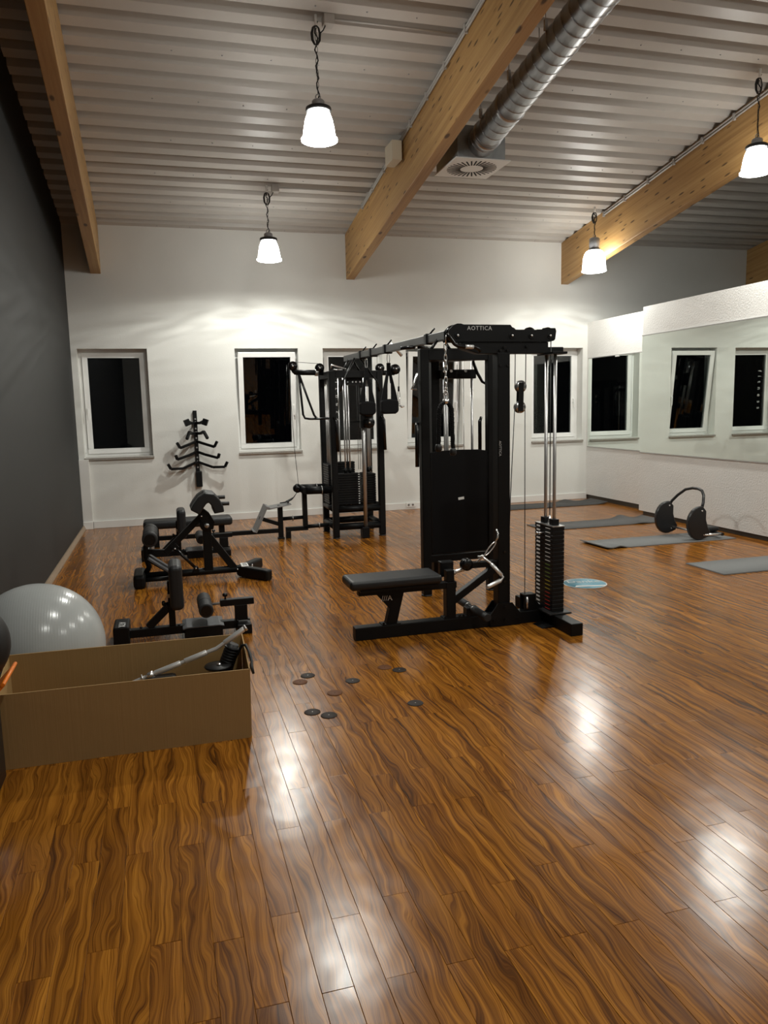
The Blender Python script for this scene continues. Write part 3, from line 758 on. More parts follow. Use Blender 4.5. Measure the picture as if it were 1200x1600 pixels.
# chain and triceps rope on the high pulley
tr_ = thing('triceps_rope', (1.83, Y0, 1.22), 'black braided triceps rope hanging on a chain from the nearest machine', 'rope')
ch = MB(); n = 9
for i in range(n):
    z = 1.945 - (i + 0.5) * 0.325 / n
    pts = []
    for k in range(12):
        a = 2 * PI * k / 12; u_ = 0.010 * math.cos(a); v_ = 0.0245 * math.sin(a)
        pts.append((1.832 + u_, Y0, z + v_) if i % 2 == 0 else (1.832, Y0 + u_, z + v_))
    ch.tube(pts, 0.0034, 6, True)
ch.build('chain', 'chrome', tr_)
MB().tube([(1.848, Y0, 2.005), (1.836, Y0, 1.99), (1.834, Y0, 1.945)], 0.005, 8).build('cable_stop', 'chrome', tr_)
MB().tube(link_loop((1.831, Y0, 1.640), (1.831, Y0, 1.575), 0.015, 0.005), 0.0045, 8, True).build('carabiner', 'chrome', tr_)
MB().lathe([(0.004, 0.02), (0.020, 0.02), (0.020, -0.01), (0.004, -0.01)], (1.831, Y0, 1.565), 16).build('clamp', 'chrome', tr_)
def braid(pts, R, name):
    P_ = [Vector(p) for p in pts]; full = []
    for i in range(len(P_) - 1):
        for k in range(12): full.append(P_[i].lerp(P_[i + 1], k / 12))
    full.append(P_[-1]); b = MB()
    for j in range(3):
        q = []; L = 0
        for i, p in enumerate(full):
            if i: L += (full[i] - full[i - 1]).length
            a = L / 0.045 * 2 * PI + j * 2 * PI / 3
            q.append(p + Vector((math.cos(a) * R * 0.5, math.sin(a) * R * 0.5, 0)))
        b.tube(q, R * 0.58, 6)
    return b.build(name, 'fabric', tr_)
braid([(1.825, Y0, 1.565), (1.800, Y0, 1.548), (1.785, Y0, 1.515), (1.780, Y0, 1.42), (1.776, Y0, 1.28)], 0.0165, 'rope_strand')
braid([(1.838, Y0, 1.565), (1.858, Y0, 1.548), (1.871, Y0, 1.515), (1.874, Y0, 1.40), (1.879, Y0, 1.25)], 0.0165, 'rope_strand')
for ex, ez in ((1.776, 1.262), (1.879, 1.232)):
    MB().lathe([(0.004, 0.030), (0.017, 0.025), (0.023, 0.008), (0.023, -0.012), (0.016, -0.024), (0.004, -0.026)], (ex, Y0, ez), 16).build('rope_knob', 'rubber', tr_)

# lat bar parked under the boom tip
lb = thing('lat_bar', (1.93, 4.78, 1.88), 'bent black pulldown bar with chrome grip under the boom', 'handle')
lbb = MB().tube([(1.815, 4.78, 2.004), (1.828, 4.78, 1.985), (1.863, 4.78, 1.938), (1.885, 4.78, 1.926), (1.925, 4.78, 1.921), (2.005, 4.78, 1.919), (2.030, 4.78, 1.908), (2.045, 4.78, 1.888)], 0.0125, 10).build('bar', 'black_gloss', lb)
MB().cyl((1.938, 4.78, 1.920), (1.996, 4.78, 1.919), 0.0135, 12).build('grip', 'satin', lbb)

# ------------------------------------------------------------------ cable crossover: two towers bolted to one overhead beam
cc = thing('cable_crossover', (2.25, 7.5, 0), 'large black multi-station cable machine of two towers joined by an overhead beam', 'gym machine')
# near tower
TX0, TX1, TY0, TY1 = 1.975, 2.620, 5.800, 6.440
for x in (TX0, TX1 - 0.072):
    MB().box(x, x + 0.072, TY0, TY0 + 0.072, 0.012, 1.985).build('tower_post', 'black', cc, 0.006)
    MB().lathe([(0.045, 0), (0.045, 0.008), (0.035, 0.014), (0.01, 0.014)], (x + 0.036, TY0 + 0.036, 0), 16).build('foot_pad', 'rubber', cc)
    MB().beam((x + 0.036, TY0 + 0.06, 1.94), (2.225, 6.18, 1.94), 0.06, 0.08).build('top_rail', 'black', cc, 0.005)
    MB().beam((x + 0.036, TY0 + 0.06, 0.305), (2.225, 6.18, 0.305), 0.05, 0.055).build('low_rail', 'black', cc, 0.005)
MB().box(2.190, 2.262, 6.15, 6.222, 0.012, 1.985).build('tower_post', 'black', cc, 0.006)
MB().lathe([(0.045, 0), (0.045, 0.008), (0.035, 0.014), (0.01, 0.014)], (2.226, 6.186, 0), 16).build('foot_pad', 'rubber', cc)
MB().box(TX0 + 0.072, TX1 - 0.072, TY0 + 0.002, TY0 + 0.070, 1.895, 1.983).build('top_rail', 'black', cc, 0.005)
MB().box(TX0 + 0.072, TX1 - 0.072, TY0 + 0.012, TY0 + 0.060, 0.275, 0.335).build('low_rail', 'black', cc, 0.005)
pp = [(TX0 + 0.074, 0.34), (TX1 - 0.074, 0.34), (TX1 - 0.074, 1.170), (TX1 - 0.16, 1.182), (2.297, 1.186), (TX0 + 0.16, 1.182), (TX0 + 0.074, 1.170)]
pan = MB().prism(pp, 'y', TY0 + 0.012, TY0 + 0.022).build('stack_cover', 'black_panel', cc, 0.003)
MB().beam((2.285, TY0 + 0.010, 0.787), (2.335, TY0 + 0.010, 0.793), 0.003, 0.021).build('maker_label', 'label_white', pan)
edge = MB(); edge.box(TX0 + 0.076, TX0 + 0.084, TY0 + 0.006, TY0 + 0.014, 0.345, 1.165); edge.box(TX0 + 0.076, TX1 - 0.076, TY0 + 0.006, TY0 + 0.014, 0.345, 0.353); edge.build('cover_edge', 'black_gloss', pan)
for i in range(14):
    MB().box(2.11, 2.46, 6.05, 6.16, 0.36 + i * 0.035, 0.36 + i * 0.035 + 0.032).build('weight_plate', 'plate', cc, 0.002, 1)
for rx in (2.285, 2.305, 2.530, 2.40, 2.455):
    MB().cyl((rx, 6.10, 0.33), (rx, 6.10, 1.90), 0.011 if rx in (2.285, 2.305, 2.530) else 0.0032, 10).build('guide_rod', 'steel', cc)
MB().box(2.245, 2.56, 6.07, 6.13, 1.760, 1.835).build('inner_bracket', 'black', cc, 0.006)
bk = MB(); [bk.cyl((x, 6.07, 1.822), (x, 6.055, 1.822), 0.012, 10) for x in (2.27, 2.33, 2.46)]; bk.build('bracket_bolt', 'chrome', cc)
MB().tube([(2.50, 6.0, 1.90), (2.51, 5.99, 1.86), (2.53, 5.98, 1.80), (2.57, 5.97, 1.73), (2.62, 5.97, 1.705), (2.68, 5.97, 1.705)], 0.013, 10).build('bent_handle', 'black_gloss', cc)
def side_grip(x, y, z0, z1, dx, parent=cc):
    return MB().tube([(x, y, z1), (x + dx * 0.5, y - 0.03, z1 - 0.005), (x + dx, y - 0.045, z1 - 0.03), (x + dx, y - 0.045, z0)], [0.013, 0.013, 0.015, 0.015], 12).build('side_grip', 'black_gloss', parent)
side_grip(2.548, 5.95, 1.16, 1.435, -0.03)
MB().tube([(1.99, 5.87, 1.40), (1.955, 5.86, 1.405), (1.948, 5.83, 1.39), (1.945, 5.83, 1.06)], [0.012, 0.012, 0.016, 0.016], 12).build('side_grip', 'black_gloss', cc)
MB().tube([(1.98, 5.90, 1.80), (1.945, 5.90, 1.70), (1.93, 5.90, 1.68), (1.975, 5.90, 1.675)], 0.008, 8).build('hook_handle', 'chrome', cc)
# far tower
FX0, FX1, FY0, FY1 = 1.885, 2.530, 8.800, 9.440
for x in (FX0, FX1 - 0.075):
    for y in (FY0, FY1 - 0.075):
        MB().box(x, x + 0.075, y, y + 0.075, 0.012, 1.965).build('tower_post', 'black', cc, 0.012)
        MB().lathe([(0.045, 0), (0.045, 0.008), (0.035, 0.014), (0.01, 0.014)], (x + 0.037, y + 0.037, 0), 16).build('foot_pad', 'rubber', cc)
for y in (FY0 + 0.003, FY1 - 0.072):
    MB().box(FX0 + 0.075, FX1 - 0.075, y, y + 0.068, 1.882, 1.962).build('top_rail', 'black', cc, 0.005)
    for z in (0.345, 0.136):
        MB().cyl((FX0 + 0.07, y + 0.036, z), (FX1 - 0.07, y + 0.036, z), 0.042, 18).build('low_rail', 'black', cc)
for x in (FX0 + 0.003, FX1 - 0.072):
    MB().box(x, x + 0.068, FY0 + 0.075, FY1 - 0.075, 1.882, 1.962).build('top_rail', 'black', cc, 0.005)
    for z in (0.345, 0.136):
        MB().cyl((x + 0.036, FY0 + 0.07, z), (x + 0.036, FY1 - 0.07, z), 0.042, 18).build('low_rail', 'black', cc)
def stack(x0, x1, y0, y1, z0, z1, n, lab=None):
    h = (z1 - z0) / n
    for i in range(n):
        pl = MB().box(x0, x1, y0, y1, z0 + i * h, z0 + (i + 1) * h - 0.003).build('weight_plate', 'plate', cc, 0.003, 1)
        if lab: MB().box(lab, lab + 0.016, y0 - 0.001, y0 + 0.002, z0 + i * h + 0.006, z0 + i * h + 0.015).build('number_label', 'label_white', pl)
stack(1.965, 2.245, 8.895, 9.00, 0.39, 0.765, 13, 2.222)
stack(2.315, 2.450, 8.93, 9.20, 0.39, 0.750, 13)
stack(1.890, 1.985, 9.03, 9.34, 0.39, 0.870, 17)
stack(2.02, 2.27, 9.24, 9.34, 0.39, 0.880, 17)
for x, y in ((2.083, 8.95), (2.139, 8.95), (2.345, 9.0), (2.375, 9.0), (2.405, 9.08), (2.435, 9.12), (1.935, 9.10), (1.935, 9.19), (1.935, 9.27), (2.10, 9.29), (2.19, 9.29)):
    MB().cyl((x, y, 0.38), (x, y, 1.89), 0.0095, 10).build('guide_rod', 'steel', cc)
    MB().cyl((x, y, 0.765), (x, y, 0.82), 0.018, 10).build('guide_bushing', 'black', cc)
for x in (2.03, 2.245, 2.27):
    MB().cyl((x, 8.95, 0.80), (x, 8.95, 1.89), 0.003, 6).build('cable', 'cable_black', cc)
tb = MB(); tb.box(2.10, 2.30, 8.88, 8.93, 1.80, 1.885); tb.build('pulley_bracket', 'black', cc, 0.004)
kb = MB(); [kb.cyl((x, 8.88, 1.835), (x, 8.87, 1.835), 0.010, 8) for x in (2.12, 2.18, 2.22, 2.27)]; kb.build('bracket_bolt', 'chrome', cc)
# adjustable column in front of the far tower
MB().cyl((2.262, 8.745, 0.10), (2.262, 8.745, 1.76), 0.024, 18).build('slide_column', 'steel', cc)
MB().box(2.215, 2.300, 8.71, 8.83, 0.0, 0.13).build('column_foot', 'black', cc, 0.006)
car = MB().box(2.222, 2.365, 8.69, 8.79, 1.30, 1.55).build('pulley_carriage', 'black', cc, 0.01)
for z in (1.488, 1.362):
    MB().lathe([(0.008, -0.020), (0.050, -0.020), (0.066, -0.010), (0.069, 0), (0.066, 0.010), (0.050, 0.020), (0.008, 0.020)], (2.315, 8.675, z), 24, 'y').build('pulley', 'black_gloss', car)
    MB().lathe([(0.012, 0), (0.012, -0.008), (0.002, -0.008)], (2.315, 8.656, z), 12, 'y').build('axle_bolt', 'chrome', car)
MB().box(2.11, 2.25, 8.76, 8.78, 1.365, 1.385).build('carriage_arm', 'black', cc)
for gx in (1.925, 2.495):
    MB().tube([(gx, 8.80, 1.425), (gx + 0.01, 8.765, 1.42), (gx + 0.018, 8.75, 1.39), (gx + 0.028, 8.75, 1.035)], [0.014, 0.014, 0.020, 0.020], 12).build('side_grip', 'black_gloss', cc)
# arms of the far tower
arm = MB().cyl((1.88, 9.10, 1.955), (1.555, 9.10, 1.962), 0.032, 16).build('side_arm', 'black', cc)
MB().cyl((1.82, 9.10, 1.956), (1.78, 9.10, 1.957), 0.040, 16).build('collar', 'steel', arm)
MB().tube([(1.565, 9.10, 1.955), (1.535, 9.10, 1.985), (1.515, 9.10, 2.03)], 0.034, 12).build('arm_elbow', 'black', arm)
for x, y, z in ((1.515, 9.10, 2.035), (1.835, 9.10, 2.010), (2.56, 9.05, 2.0)):
    MB().lathe([(0.008, -0.016), (0.054, -0.016), (0.044, 0), (0.054, 0.016), (0.008, 0.016)], (x, y - 0.02, z), 24, 'y').build('pulley', 'black_gloss', cc)
    MB().lathe([(0.011, 0), (0.011, -0.008), (0.002, -0.008)], (x, y - 0.036, z), 12, 'y').build('axle_bolt', 'chrome', cc)
dh = MB(); dh.tube([(1.585, 9.08, 1.940), (1.600, 9.08, 1.72), (1.618, 9.08, 1.47), (1.640, 9.08, 1.425), (1.700, 9.08, 1.415), (1.80, 9.06, 1.415), (1.93, 8.90, 1.420)], 0.0135, 10)
dh.tube([(1.590, 9.08, 1.930), (1.680, 9.08, 1.66), (1.750, 9.08, 1.46), (1.775, 9.08, 1.425), (1.80, 9.07, 1.415)], 0.0135, 10)
dh.build('triangle_handle', 'black_gloss', cc)
arm2 = MB().cyl((2.53, 9.10, 1.945), (2.76, 9.10, 1.945), 0.030, 14).build('side_arm', 'black', cc)
MB().lathe([(0.008, -0.02), (0.062, -0.02), (0.050, 0), (0.062, 0.02), (0.008, 0.02)], (2.765, 9.08, 1.985), 24, 'y').build('pulley', 'black_gloss', arm2)
MB().lathe([(0.011, 0), (0.011, -0.008), (0.002, -0.008)], (2.775, 9.06, 1.99), 12, 'y').build('axle_bolt', 'chrome', arm2)
MB().cyl((2.815, 9.08, 1.985), (2.808, 9.08, 1.75), 0.004, 6).build('cable', 'cable_black', arm2)
MB().cyl((2.807, 9.08, 1.78), (2.807, 9.08, 1.72), 0.012, 10).build('cable_stop', 'black', arm2)
MB().cyl((1.515, 9.10, 2.085), (1.835, 9.10, 2.06), 0.003, 6).build('cable', 'cable_black', cc)
MB().tube([(1.475, 9.10, 2.03), (1.485, 9.10, 1.60), (1.503, 9.10, 1.078), (1.535, 9.10, 0.63)], 0.003, 6).build('cable', 'cable_black', cc)
# overhead beam
def bz(y): return 2.095 + (y - 6.0) * 0.011
ob_ = MB().beam((2.225, 5.62, bz(5.62)), (2.225, 9.35, bz(9.35)), 0.066, 0.068).build('overhead_beam', 'gunmetal', cc, 0.004)
for yy, x in ((8.55, 2.225), (6.28, 2.225), (7.55, 2.225), (8.1, 2.225)):
    cl = MB(); cl.box(x - 0.045, x + 0.045, yy - 0.03, yy + 0.03, bz(yy) - 0.045, bz(yy) + 0.045); clo = cl.build('beam_clamp', 'black', cc, 0.006)
    MB().tube([(x, yy, bz(yy) + 0.04), (x + 0.02, yy - 0.02, bz(yy) + 0.07), (x + 0.03, yy - 0.04, bz(yy) + 0.085)], 0.008, 8).build('clamp_lever', 'black_gloss', clo)
for yy in (6.02, 9.12):
    for dx in (-0.11, 0.11):
        MB().cyl((2.225 + dx * 0.2, yy, bz(yy) - 0.02), (2.225 + dx, yy, 1.96), 0.013, 10).build('beam_strut', 'black_gloss', cc)
    MB().box(2.09 if yy < 7 else 2.0, 2.36 if yy < 7 else 2.5, yy - 0.035, yy + 0.035, 1.90, 1.965).build('strut_rail', 'black', cc, 0.004)
for g0, g1, gm in (((2.20, 7.35, bz(7.35) + 0.045), (2.315, 7.36, 2.035), 'satin'), ((2.24, 6.62, bz(6.62) - 0.04), (2.375, 6.70, bz(6.62) - 0.045), 'black_gloss'), ((2.21, 6.62, bz(6.62) - 0.04), (2.10, 6.70, bz(6.62) - 0.045), 'black_gloss')):
    MB().cyl(g0, g1, 0.017, 12).build('pull_up_grip', gm, cc)
for dx in (-0.205, 0.205):
    MB().tube([(2.225 + 0.03 * (1 if dx > 0 else -1), 8.80, bz(8.8) - 0.02), (2.25 + dx, 8.80, 1.84), (2.25 + dx * 1.15, 8.80, 1.72)], 0.012, 8).build('front_strut', 'black_gloss', cc)
# low row station of the far tower
for yy in (8.98, 9.30):
    tbz = MB().cyl((1.60, yy, 0.575), (1.90, yy, 0.570), 0.046, 18).build('arm_tube', 'black', cc)
    MB().cyl((1.785, yy, 0.572), (1.795, yy, 0.572), 0.055, 18).build('collar', 'steel', tbz)
MB().cyl((1.60, 8.95, 0.575), (1.56, 9.33, 0.585), 0.044, 18).build('cross_tube', 'black', cc)
MB().lathe([(0.008, -0.022), (0.050, -0.022), (0.040, 0), (0.050, 0.022), (0.008, 0.022)], (1.515, 9.08, 0.595), 24, 'y').build('pulley', 'black_gloss', cc)
MB().box(1.52, 1.60, 9.06, 9.12, 0.565, 0.615).build('pulley_bracket', 'black', cc, 0.006)
MB().box(1.572, 1.628, 9.07, 9.13, 0.11, 0.56).build('row_post', 'black', cc, 0.005)
lt_ = MB().cyl((1.60, 9.10, 0.125), (1.92, 9.10, 0.132), 0.024, 12).build('tie_tube', 'black', cc)
MB().cyl((1.765, 9.10, 0.128), (1.775, 9.10, 0.128), 0.034, 14).build('collar', 'steel', lt_)
MB().box(1.36, 1.63, 9.07, 9.13, 0.085, 0.135).build('row_base', 'black', cc, 0.005)
MB().box(1.36, 1.42, 9.07, 9.13, 0.0, 0.09).build('row_foot', 'black', cc, 0.005)
MB().box(1.272, 1.330, 9.07, 9.13, 0.0, 0.405).build('foot_post', 'black', cc, 0.005)
MB().box(1.262, 1.340, 9.06, 9.14, 0.0, 0.018).build('post_flange', 'black', cc, 0.003)
tb2 = MB().cyl((1.33, 9.10, 0.238), (1.575, 9.10, 0.243), 0.022, 12).build('tie_tube', 'black', cc)
MB().cyl((1.445, 9.10, 0.240), (1.455, 9.10, 0.240), 0.034, 14).build('collar', 'steel', tb2)
fpz = MB(); fpz.prism([(1.135, 0.375), (1.160, 0.372), (1.420, 0.415), (1.425, 0.422), (1.130, 0.382)], 'y', 8.98, 9.24); fpz.build('top_plate', 'greyplate', cc)
fq = MB(); bmq = fq.bm
for t_ in (0, 0.008):
    pass
fq.prism([(1.165, 0.400), (1.125, 0.415), (0.985, 0.125), (0.955, 0.130), (0.957, 0.122), (1.000, 0.110), (1.130, 0.385), (1.165, 0.390)], 'y', 8.95, 9.27)
fq.build('foot_plate', 'greyplate', cc)
MB().beam((1.05, 9.10, 0.265), (1.29, 9.10, 0.175), 0.045, 0.045).build('plate_brace', 'black', cc, 0.004)
MB().box(-0.16, 1.28, 9.075, 9.125, 0.075, 0.125).build('seat_rail', 'black', cc, 0.004)
MB().box(0.575, 0.640, 9.06, 9.14, 0.0, 0.225).build('seat_leg', 'black', cc, 0.004)
MB().box(-0.16, -0.10, 9.06, 9.14, 0.0, 0.225).build('seat_leg', 'black', cc, 0.004)
MB().box(-0.265, 0.728, 8.96, 9.24, 0.222, 0.318).build('row_seat', 'vinyl', cc, 0.034, 4)

# small row handle lying on the top plate
sh = thing('small_row_handle', (1.38, 9.1, 0.42), 'small black cable handle lying on the grey row footrest', 'handle')
MB().tube([(1.30, 9.08, 0.432), (1.36, 9.08, 0.438), (1.40, 9.08, 0.452), (1.44, 9.09, 0.470), (1.47, 9.09, 0.492), (1.51, 9.09, 0.545)], [0.006, 0.008, 0.013, 0.013, 0.006, 0.004], 8).build('strap', 'rubber', sh)
MB().tube([(1.39, 9.03, 0.442), (1.395, 9.08, 0.452), (1.39, 9.13, 0.442)], 0.012, 8).build('grip', 'rubber', sh)
# chrome handle lying on top of the far tower
vh = thing('chrome_handle', (2.03, 8.85, 1.963), 'chrome handle bars lying on top of the far tower', 'handle')
MB().tube([(1.915, 8.84, 1.985), (1.93, 8.83, 2.030), (1.955, 8.83, 2.022), (2.07, 8.84, 1.990), (2.10, 8.85, 1.978)], 0.010, 8).build('bar', 'chrome', vh)
MB().tube([(1.935, 8.82, 1.973), (2.05, 8.82, 1.973)], 0.010, 8).build('grip', 'chrome', vh)
# single handle on the right arm
sg = thing('stirrup_handle', (2.81, 9.08, 1.50), 'chrome carabiner and stirrup hanging from the right arm of the far tower', 'handle')
MB().tube(link_loop((2.807, 9.08, 1.725), (2.810, 9.08, 1.635), 0.014, 0.004), 0.0045, 8, True).build('carabiner', 'chrome', sg)
for z in (1.615, 1.585, 1.56): MB().tube(link_loop((2.810, 9.08, z + 0.02), (2.811, 9.08, z - 0.015), 0.009, 0.003), 0.0035, 6, True).build('chain_link', 'chrome', sg)
MB().tube([(2.815, 9.08, 1.55), (2.84, 9.07, 1.535), (2.87, 9.07, 1.54)], [0.010, 0.016, 0.010], 8).build('stub_grip', 'chrome', sg)

# ab straps hanging from the overhead beam
def ab_strap(x, y, ztop, label, lean):
    t = thing('ab_strap', (x, y, ztop - 0.62), label, 'strap', 'ab straps hanging from the overhead beam')
    MB().tube(link_loop((x, y, ztop), (x, y, ztop - 0.11), 0.014, 0.004), 0.0045, 8, True).build('carabiner', 'chrome', t)
    MB().box(x - 0.022, x + 0.022, y - 0.006, y + 0.006, ztop - 0.235, ztop - 0.10).build('top_loop', 'fabric', t, 0.004)
    s = MB()
    for sgn in (-1, 1):
        s.prism([(x + sgn * 0.002, ztop - 0.20), (x + sgn * 0.024, ztop - 0.195), (x + sgn * 0.086, ztop - 0.46), (x + sgn * 0.094, ztop - 0.53), (x + sgn * 0.022, ztop - 0.50), (x + sgn * 0.018, ztop - 0.33)], 'y', y - 0.014, y + 0.014)
    s.build('sling_side', 'fabric', t, 0.003)
    c = MB(); prof = [(x - 0.094, ztop - 0.485), (x - 0.05, ztop - 0.475), (x, ztop - 0.47), (x + 0.05, ztop - 0.475), (x + 0.094, ztop - 0.485), (x + 0.096, ztop - 0.60), (x + 0.06, ztop - 0.625), (x - 0.06, ztop - 0.625), (x - 0.096, ztop - 0.61)]
    c.prism(prof, 'y', y - 0.04, y + 0.04); c.build('elbow_pad', 'fabric', t, 0.02, 3)
    MB().box(x - 0.012, x + 0.014, y - 0.016, y - 0.010, ztop - 0.44, ztop - 0.31).build('sewn_label', 'label_white', t)
    return t
ab_strap(2.30, 7.78, 2.09, 'black fabric ab strap hanging nearest the tilted window behind the towers', 0)
ab_strap(2.225, 8.40, 2.075, 'black fabric ab strap hanging against the far tower', 0)

# ------------------------------------------------------------------ sissy squat benches
def squat_bench(Yc, label):
    t = thing('sissy_squat_bench', (0.06, Yc, 0), label, 'exercise bench', 'sissy squat benches')
    y = Yc
    MB().box(-0.30, 0.44, y - 0.03, y + 0.03, 0.028, 0.085).build('base_beam', 'black', t, 0.004)
    ft = MB().prism([(-0.392, 0), (-0.288, 0), (-0.288, 0.118), (-0.300, 0.126), (-0.378, 0.126), (-0.392, 0.118)], 'y', y - 0.085, y + 0.155).build('rear_foot', 'black', t, 0.008)
    text('label', 'ATX', 0.062, 'label_white', frame_mw((-0.337, y - 0.02, 0.1285), (0, -1, 0), (1, 0, 0)), ft)
    MB().box(-0.028, 0.016, y - 0.026, y + 0.026, 0.085, 0.40).build('knee_post', 'black', t, 0.004)
    MB().box(-0.030, 0.018, y - 0.030, y + 0.030, 0.286, 0.312).build('post_sleeve', 'steel', t, 0.002)
    MB().beam((-0.165, y, 0.088), (-0.020, y, 0.225), 0.05, 0.05).build('brace', 'black', t, 0.004)
    MB().box(-0.014, 0.076, y - 0.14, y + 0.16, 0.215, 0.525).build('knee_pad', 'vinyl', t, 0.032, 4)
    kb = MB(); kb.cyl((-0.028, y, 0.245), (-0.06, y, 0.245), 0.007, 8); kb.lathe([(0.004, 0), (0.017, 0), (0.019, -0.012), (0.014, -0.022), (0.004, -0.022)], (-0.048, y, 0.245), 12, 'x'); kb.build('lock_knob', 'black_gloss', t)
    fpn = [(0.058, 0.080), (0.085, 0.088), (0.305, 0.088), (0.336, 0.080), (0.336, 0.072), (0.300, 0.078), (0.09, 0.078), (0.058, 0.070)]
    fo = MB().prism(fpn, 'y', y - 0.105, y + 0.135).build('foot_plate', 'greytread', t, 0.003)
    MB().box(0.07, 0.325, y - 0.095, y + 0.125, 0.002, 0.072).build('plate_support', 'black', t, 0.004)
    ro = MB().cyl((0.217, y - 0.175, 0.208), (0.217, y + 0.185, 0.208), 0.049, 22).build('ankle_roller', 'foam', t, 0.006)
    MB().cyl((0.217, y - 0.006, 0.208), (0.217, y + 0.006, 0.208), 0.0505, 22).build('roller_groove', 'rubber', ro)
    MB().cyl((0.217, y - 0.178, 0.208), (0.217, y - 0.173, 0.208), 0.036, 18).build('end_cap', 'black_gloss', ro)
    MB().cyl((0.25, y, 0.207), (0.40, y, 0.212), 0.009, 10).build('roller_rod', 'steel', t)
    MB().box(0.320, 0.553, y - 0.026, y + 0.026, 0.190, 0.236).build('slide_tube', 'black', t, 0.004)
    MB().box(0.418, 0.505, y - 0.026, y + 0.026, 0.080, 0.192).build('support_post', 'black', t, 0.004)
    MB().box(0.425, 0.525, y - 0.10, y + 0.10, 0.0, 0.068).build('front_foot', 'black', t, 0.006)
    kb = MB(); kb.cyl((0.357, y, 0.234), (0.357, y, 0.262), 0.006, 8); kb.lathe([(0.004, 0), (0.017, 0.002), (0.019, 0.014), (0.014, 0.024), (0.004, 0.024)], (0.357, y, 0.255), 12); kb.build('lock_knob', 'black_gloss', t)
    bt = MB(); [bt.cyl((x, y + dy, 0.085), (x, y + dy, 0.096), 0.009, 8) for x, dy in ((-0.215, 0.0), (0.035, -0.02), (0.43, -0.045), (0.51, -0.045))]; bt.build('bolt', 'black_gloss', t)
    return t
sq = squat_bench(5.36, 'black sissy squat bench right behind the cardboard box')
sq2 = copy_tree(sq); sq2.location = (0.06 + 0.112, 8.33, 0)
sq2['label'] = 'black sissy squat bench between the back extension bench and the row seat'

# ------------------------------------------------------------------ back extension bench
gh = thing('back_extension_bench', (0.25, 7.14, 0), 'black back extension bench with saddle pads, handles and V foot', 'exercise bench')
yg = 7.14
MB().box(-0.318, -0.215, yg - 0.20, yg + 0.20, 0.0, 0.125).build('rear_foot', 'black', gh, 0.03, 3)
MB().cyl((-0.26, yg, 0.075), (0.64, yg, 0.080), 0.034, 18).build('base_tube', 'black', gh)
MB().cyl((-0.26, yg - 0.075, 0.055), (0.02, yg - 0.075, 0.058), 0.020, 14).build('side_tube', 'black', gh)
vf = MB(); vf.beam((0.625, yg + 0.01, 0.060), (0.865, yg - 0.27, 0.050), 0.085, 0.10); vf.beam((0.625, yg - 0.01, 0.060), (0.845, yg + 0.36, 0.050), 0.085, 0.10)
vfo = vf.build('v_foot', 'black', gh, 0.020, 3)
MB().box(0.635, 0.700, yg - 0.07, yg + 0.09, 0.107, 0.1125).build('label_plate', 'label_white', vfo)
text('label', 'ATX', 0.055, 'black', frame_mw((0.668, yg + 0.01, 0.1130), (0, -1, 0), (1, 0, 0)), vfo)
bt = MB(); bt.ball((0.60, yg - 0.036, 0.08), 0.008, 6); bt.ball((0.735, yg - 0.01, 0.09), 0.009, 6); bt.ball((0.745, yg + 0.06, 0.09), 0.009, 6); bt.build('bolt', 'chrome', gh)
MB().box(0.303, 0.381, yg - 0.035, yg + 0.035, 0.09, 0.50).build('upright', 'black', gh, 0.005)
MB().beam((0.36, yg, 0.40), (0.575, yg, 0.085), 0.06, 0.065).build('brace', 'black', gh, 0.004)
MB().lathe([(0.02, 0.045), (0.062, 0.045), (0.062, -0.045), (0.02, -0.045)], (0.342, yg, 0.515), 24, 'y').build('pivot_hub', 'black', gh, 0.004)
MB().lathe([(0.022, -0.045), (0.022, -0.056), (0.004, -0.058)], (0.342, yg, 0.509), 16, 'y').build('pivot_cap', 'steel', gh)
pvs = MB().prism([(0.27, 0.60), (0.33, 0.47), (0.40, 0.47), (0.415, 0.54), (0.37, 0.62), (0.31, 0.67)], 'y', yg - 0.05, yg + 0.05).build('pad_bracket', 'black', gh, 0.005)
MB().beam((-0.035, yg, 0.275), (0.31, yg, 0.60), 0.045, 0.055).build('roller_arm', 'black', gh, 0.005)
MB().beam((0.03, yg - 0.03, 0.31), (0.075, yg - 0.03, 0.345), 0.02, 0.05).build('arm_bracket', 'black', gh, 0.004)
MB().cyl((0.051, yg - 0.045, 0.318), (0.225, yg - 0.045, 0.124), 0.014, 12).build('gas_strut', 'black_gloss', gh)
MB().prism([(0.19, 0.08), (0.26, 0.08), (0.245, 0.14), (0.21, 0.14)], 'y', yg - 0.06, yg - 0.03).build('strut_bracket', 'black', gh, 0.003)
pb = MB(); [pb.ball((x, yg - 0.062, z), 0.009, 6) for x, z in ((0.051, 0.318), (0.225, 0.124), (0.30, 0.60))]; pb.build('strut_bolt', 'chrome', gh)
def saddle(y0, y1):
    path = [(0.232, 0.655), (0.262, 0.705), (0.300, 0.755), (0.345, 0.785), (0.395, 0.775), (0.432, 0.735), (0.455, 0.685), (0.462, 0.635)]
    outer = []; inner = []
    for i, (a, b) in enumerate(path):
        p0 = path[max(0, i - 1)]; p1 = path[min(len(path) - 1, i + 1)]
        dx, dzz = p1[0] - p0[0], p1[1] - p0[1]; L = math.hypot(dx, dzz); nx, nz_ = -dzz / L, dx / L
        outer.append((a + nx * 0.036, b + nz_ * 0.036)); inner.append((a - nx * 0.056, b - nz_ * 0.056))
    MB().prism(outer + inner[::-1], 'y', y0, y1).build('hip_pad', 'vinyl', gh, 0.022, 3)
saddle(6.965, 7.125); saddle(7.155, 7.315)
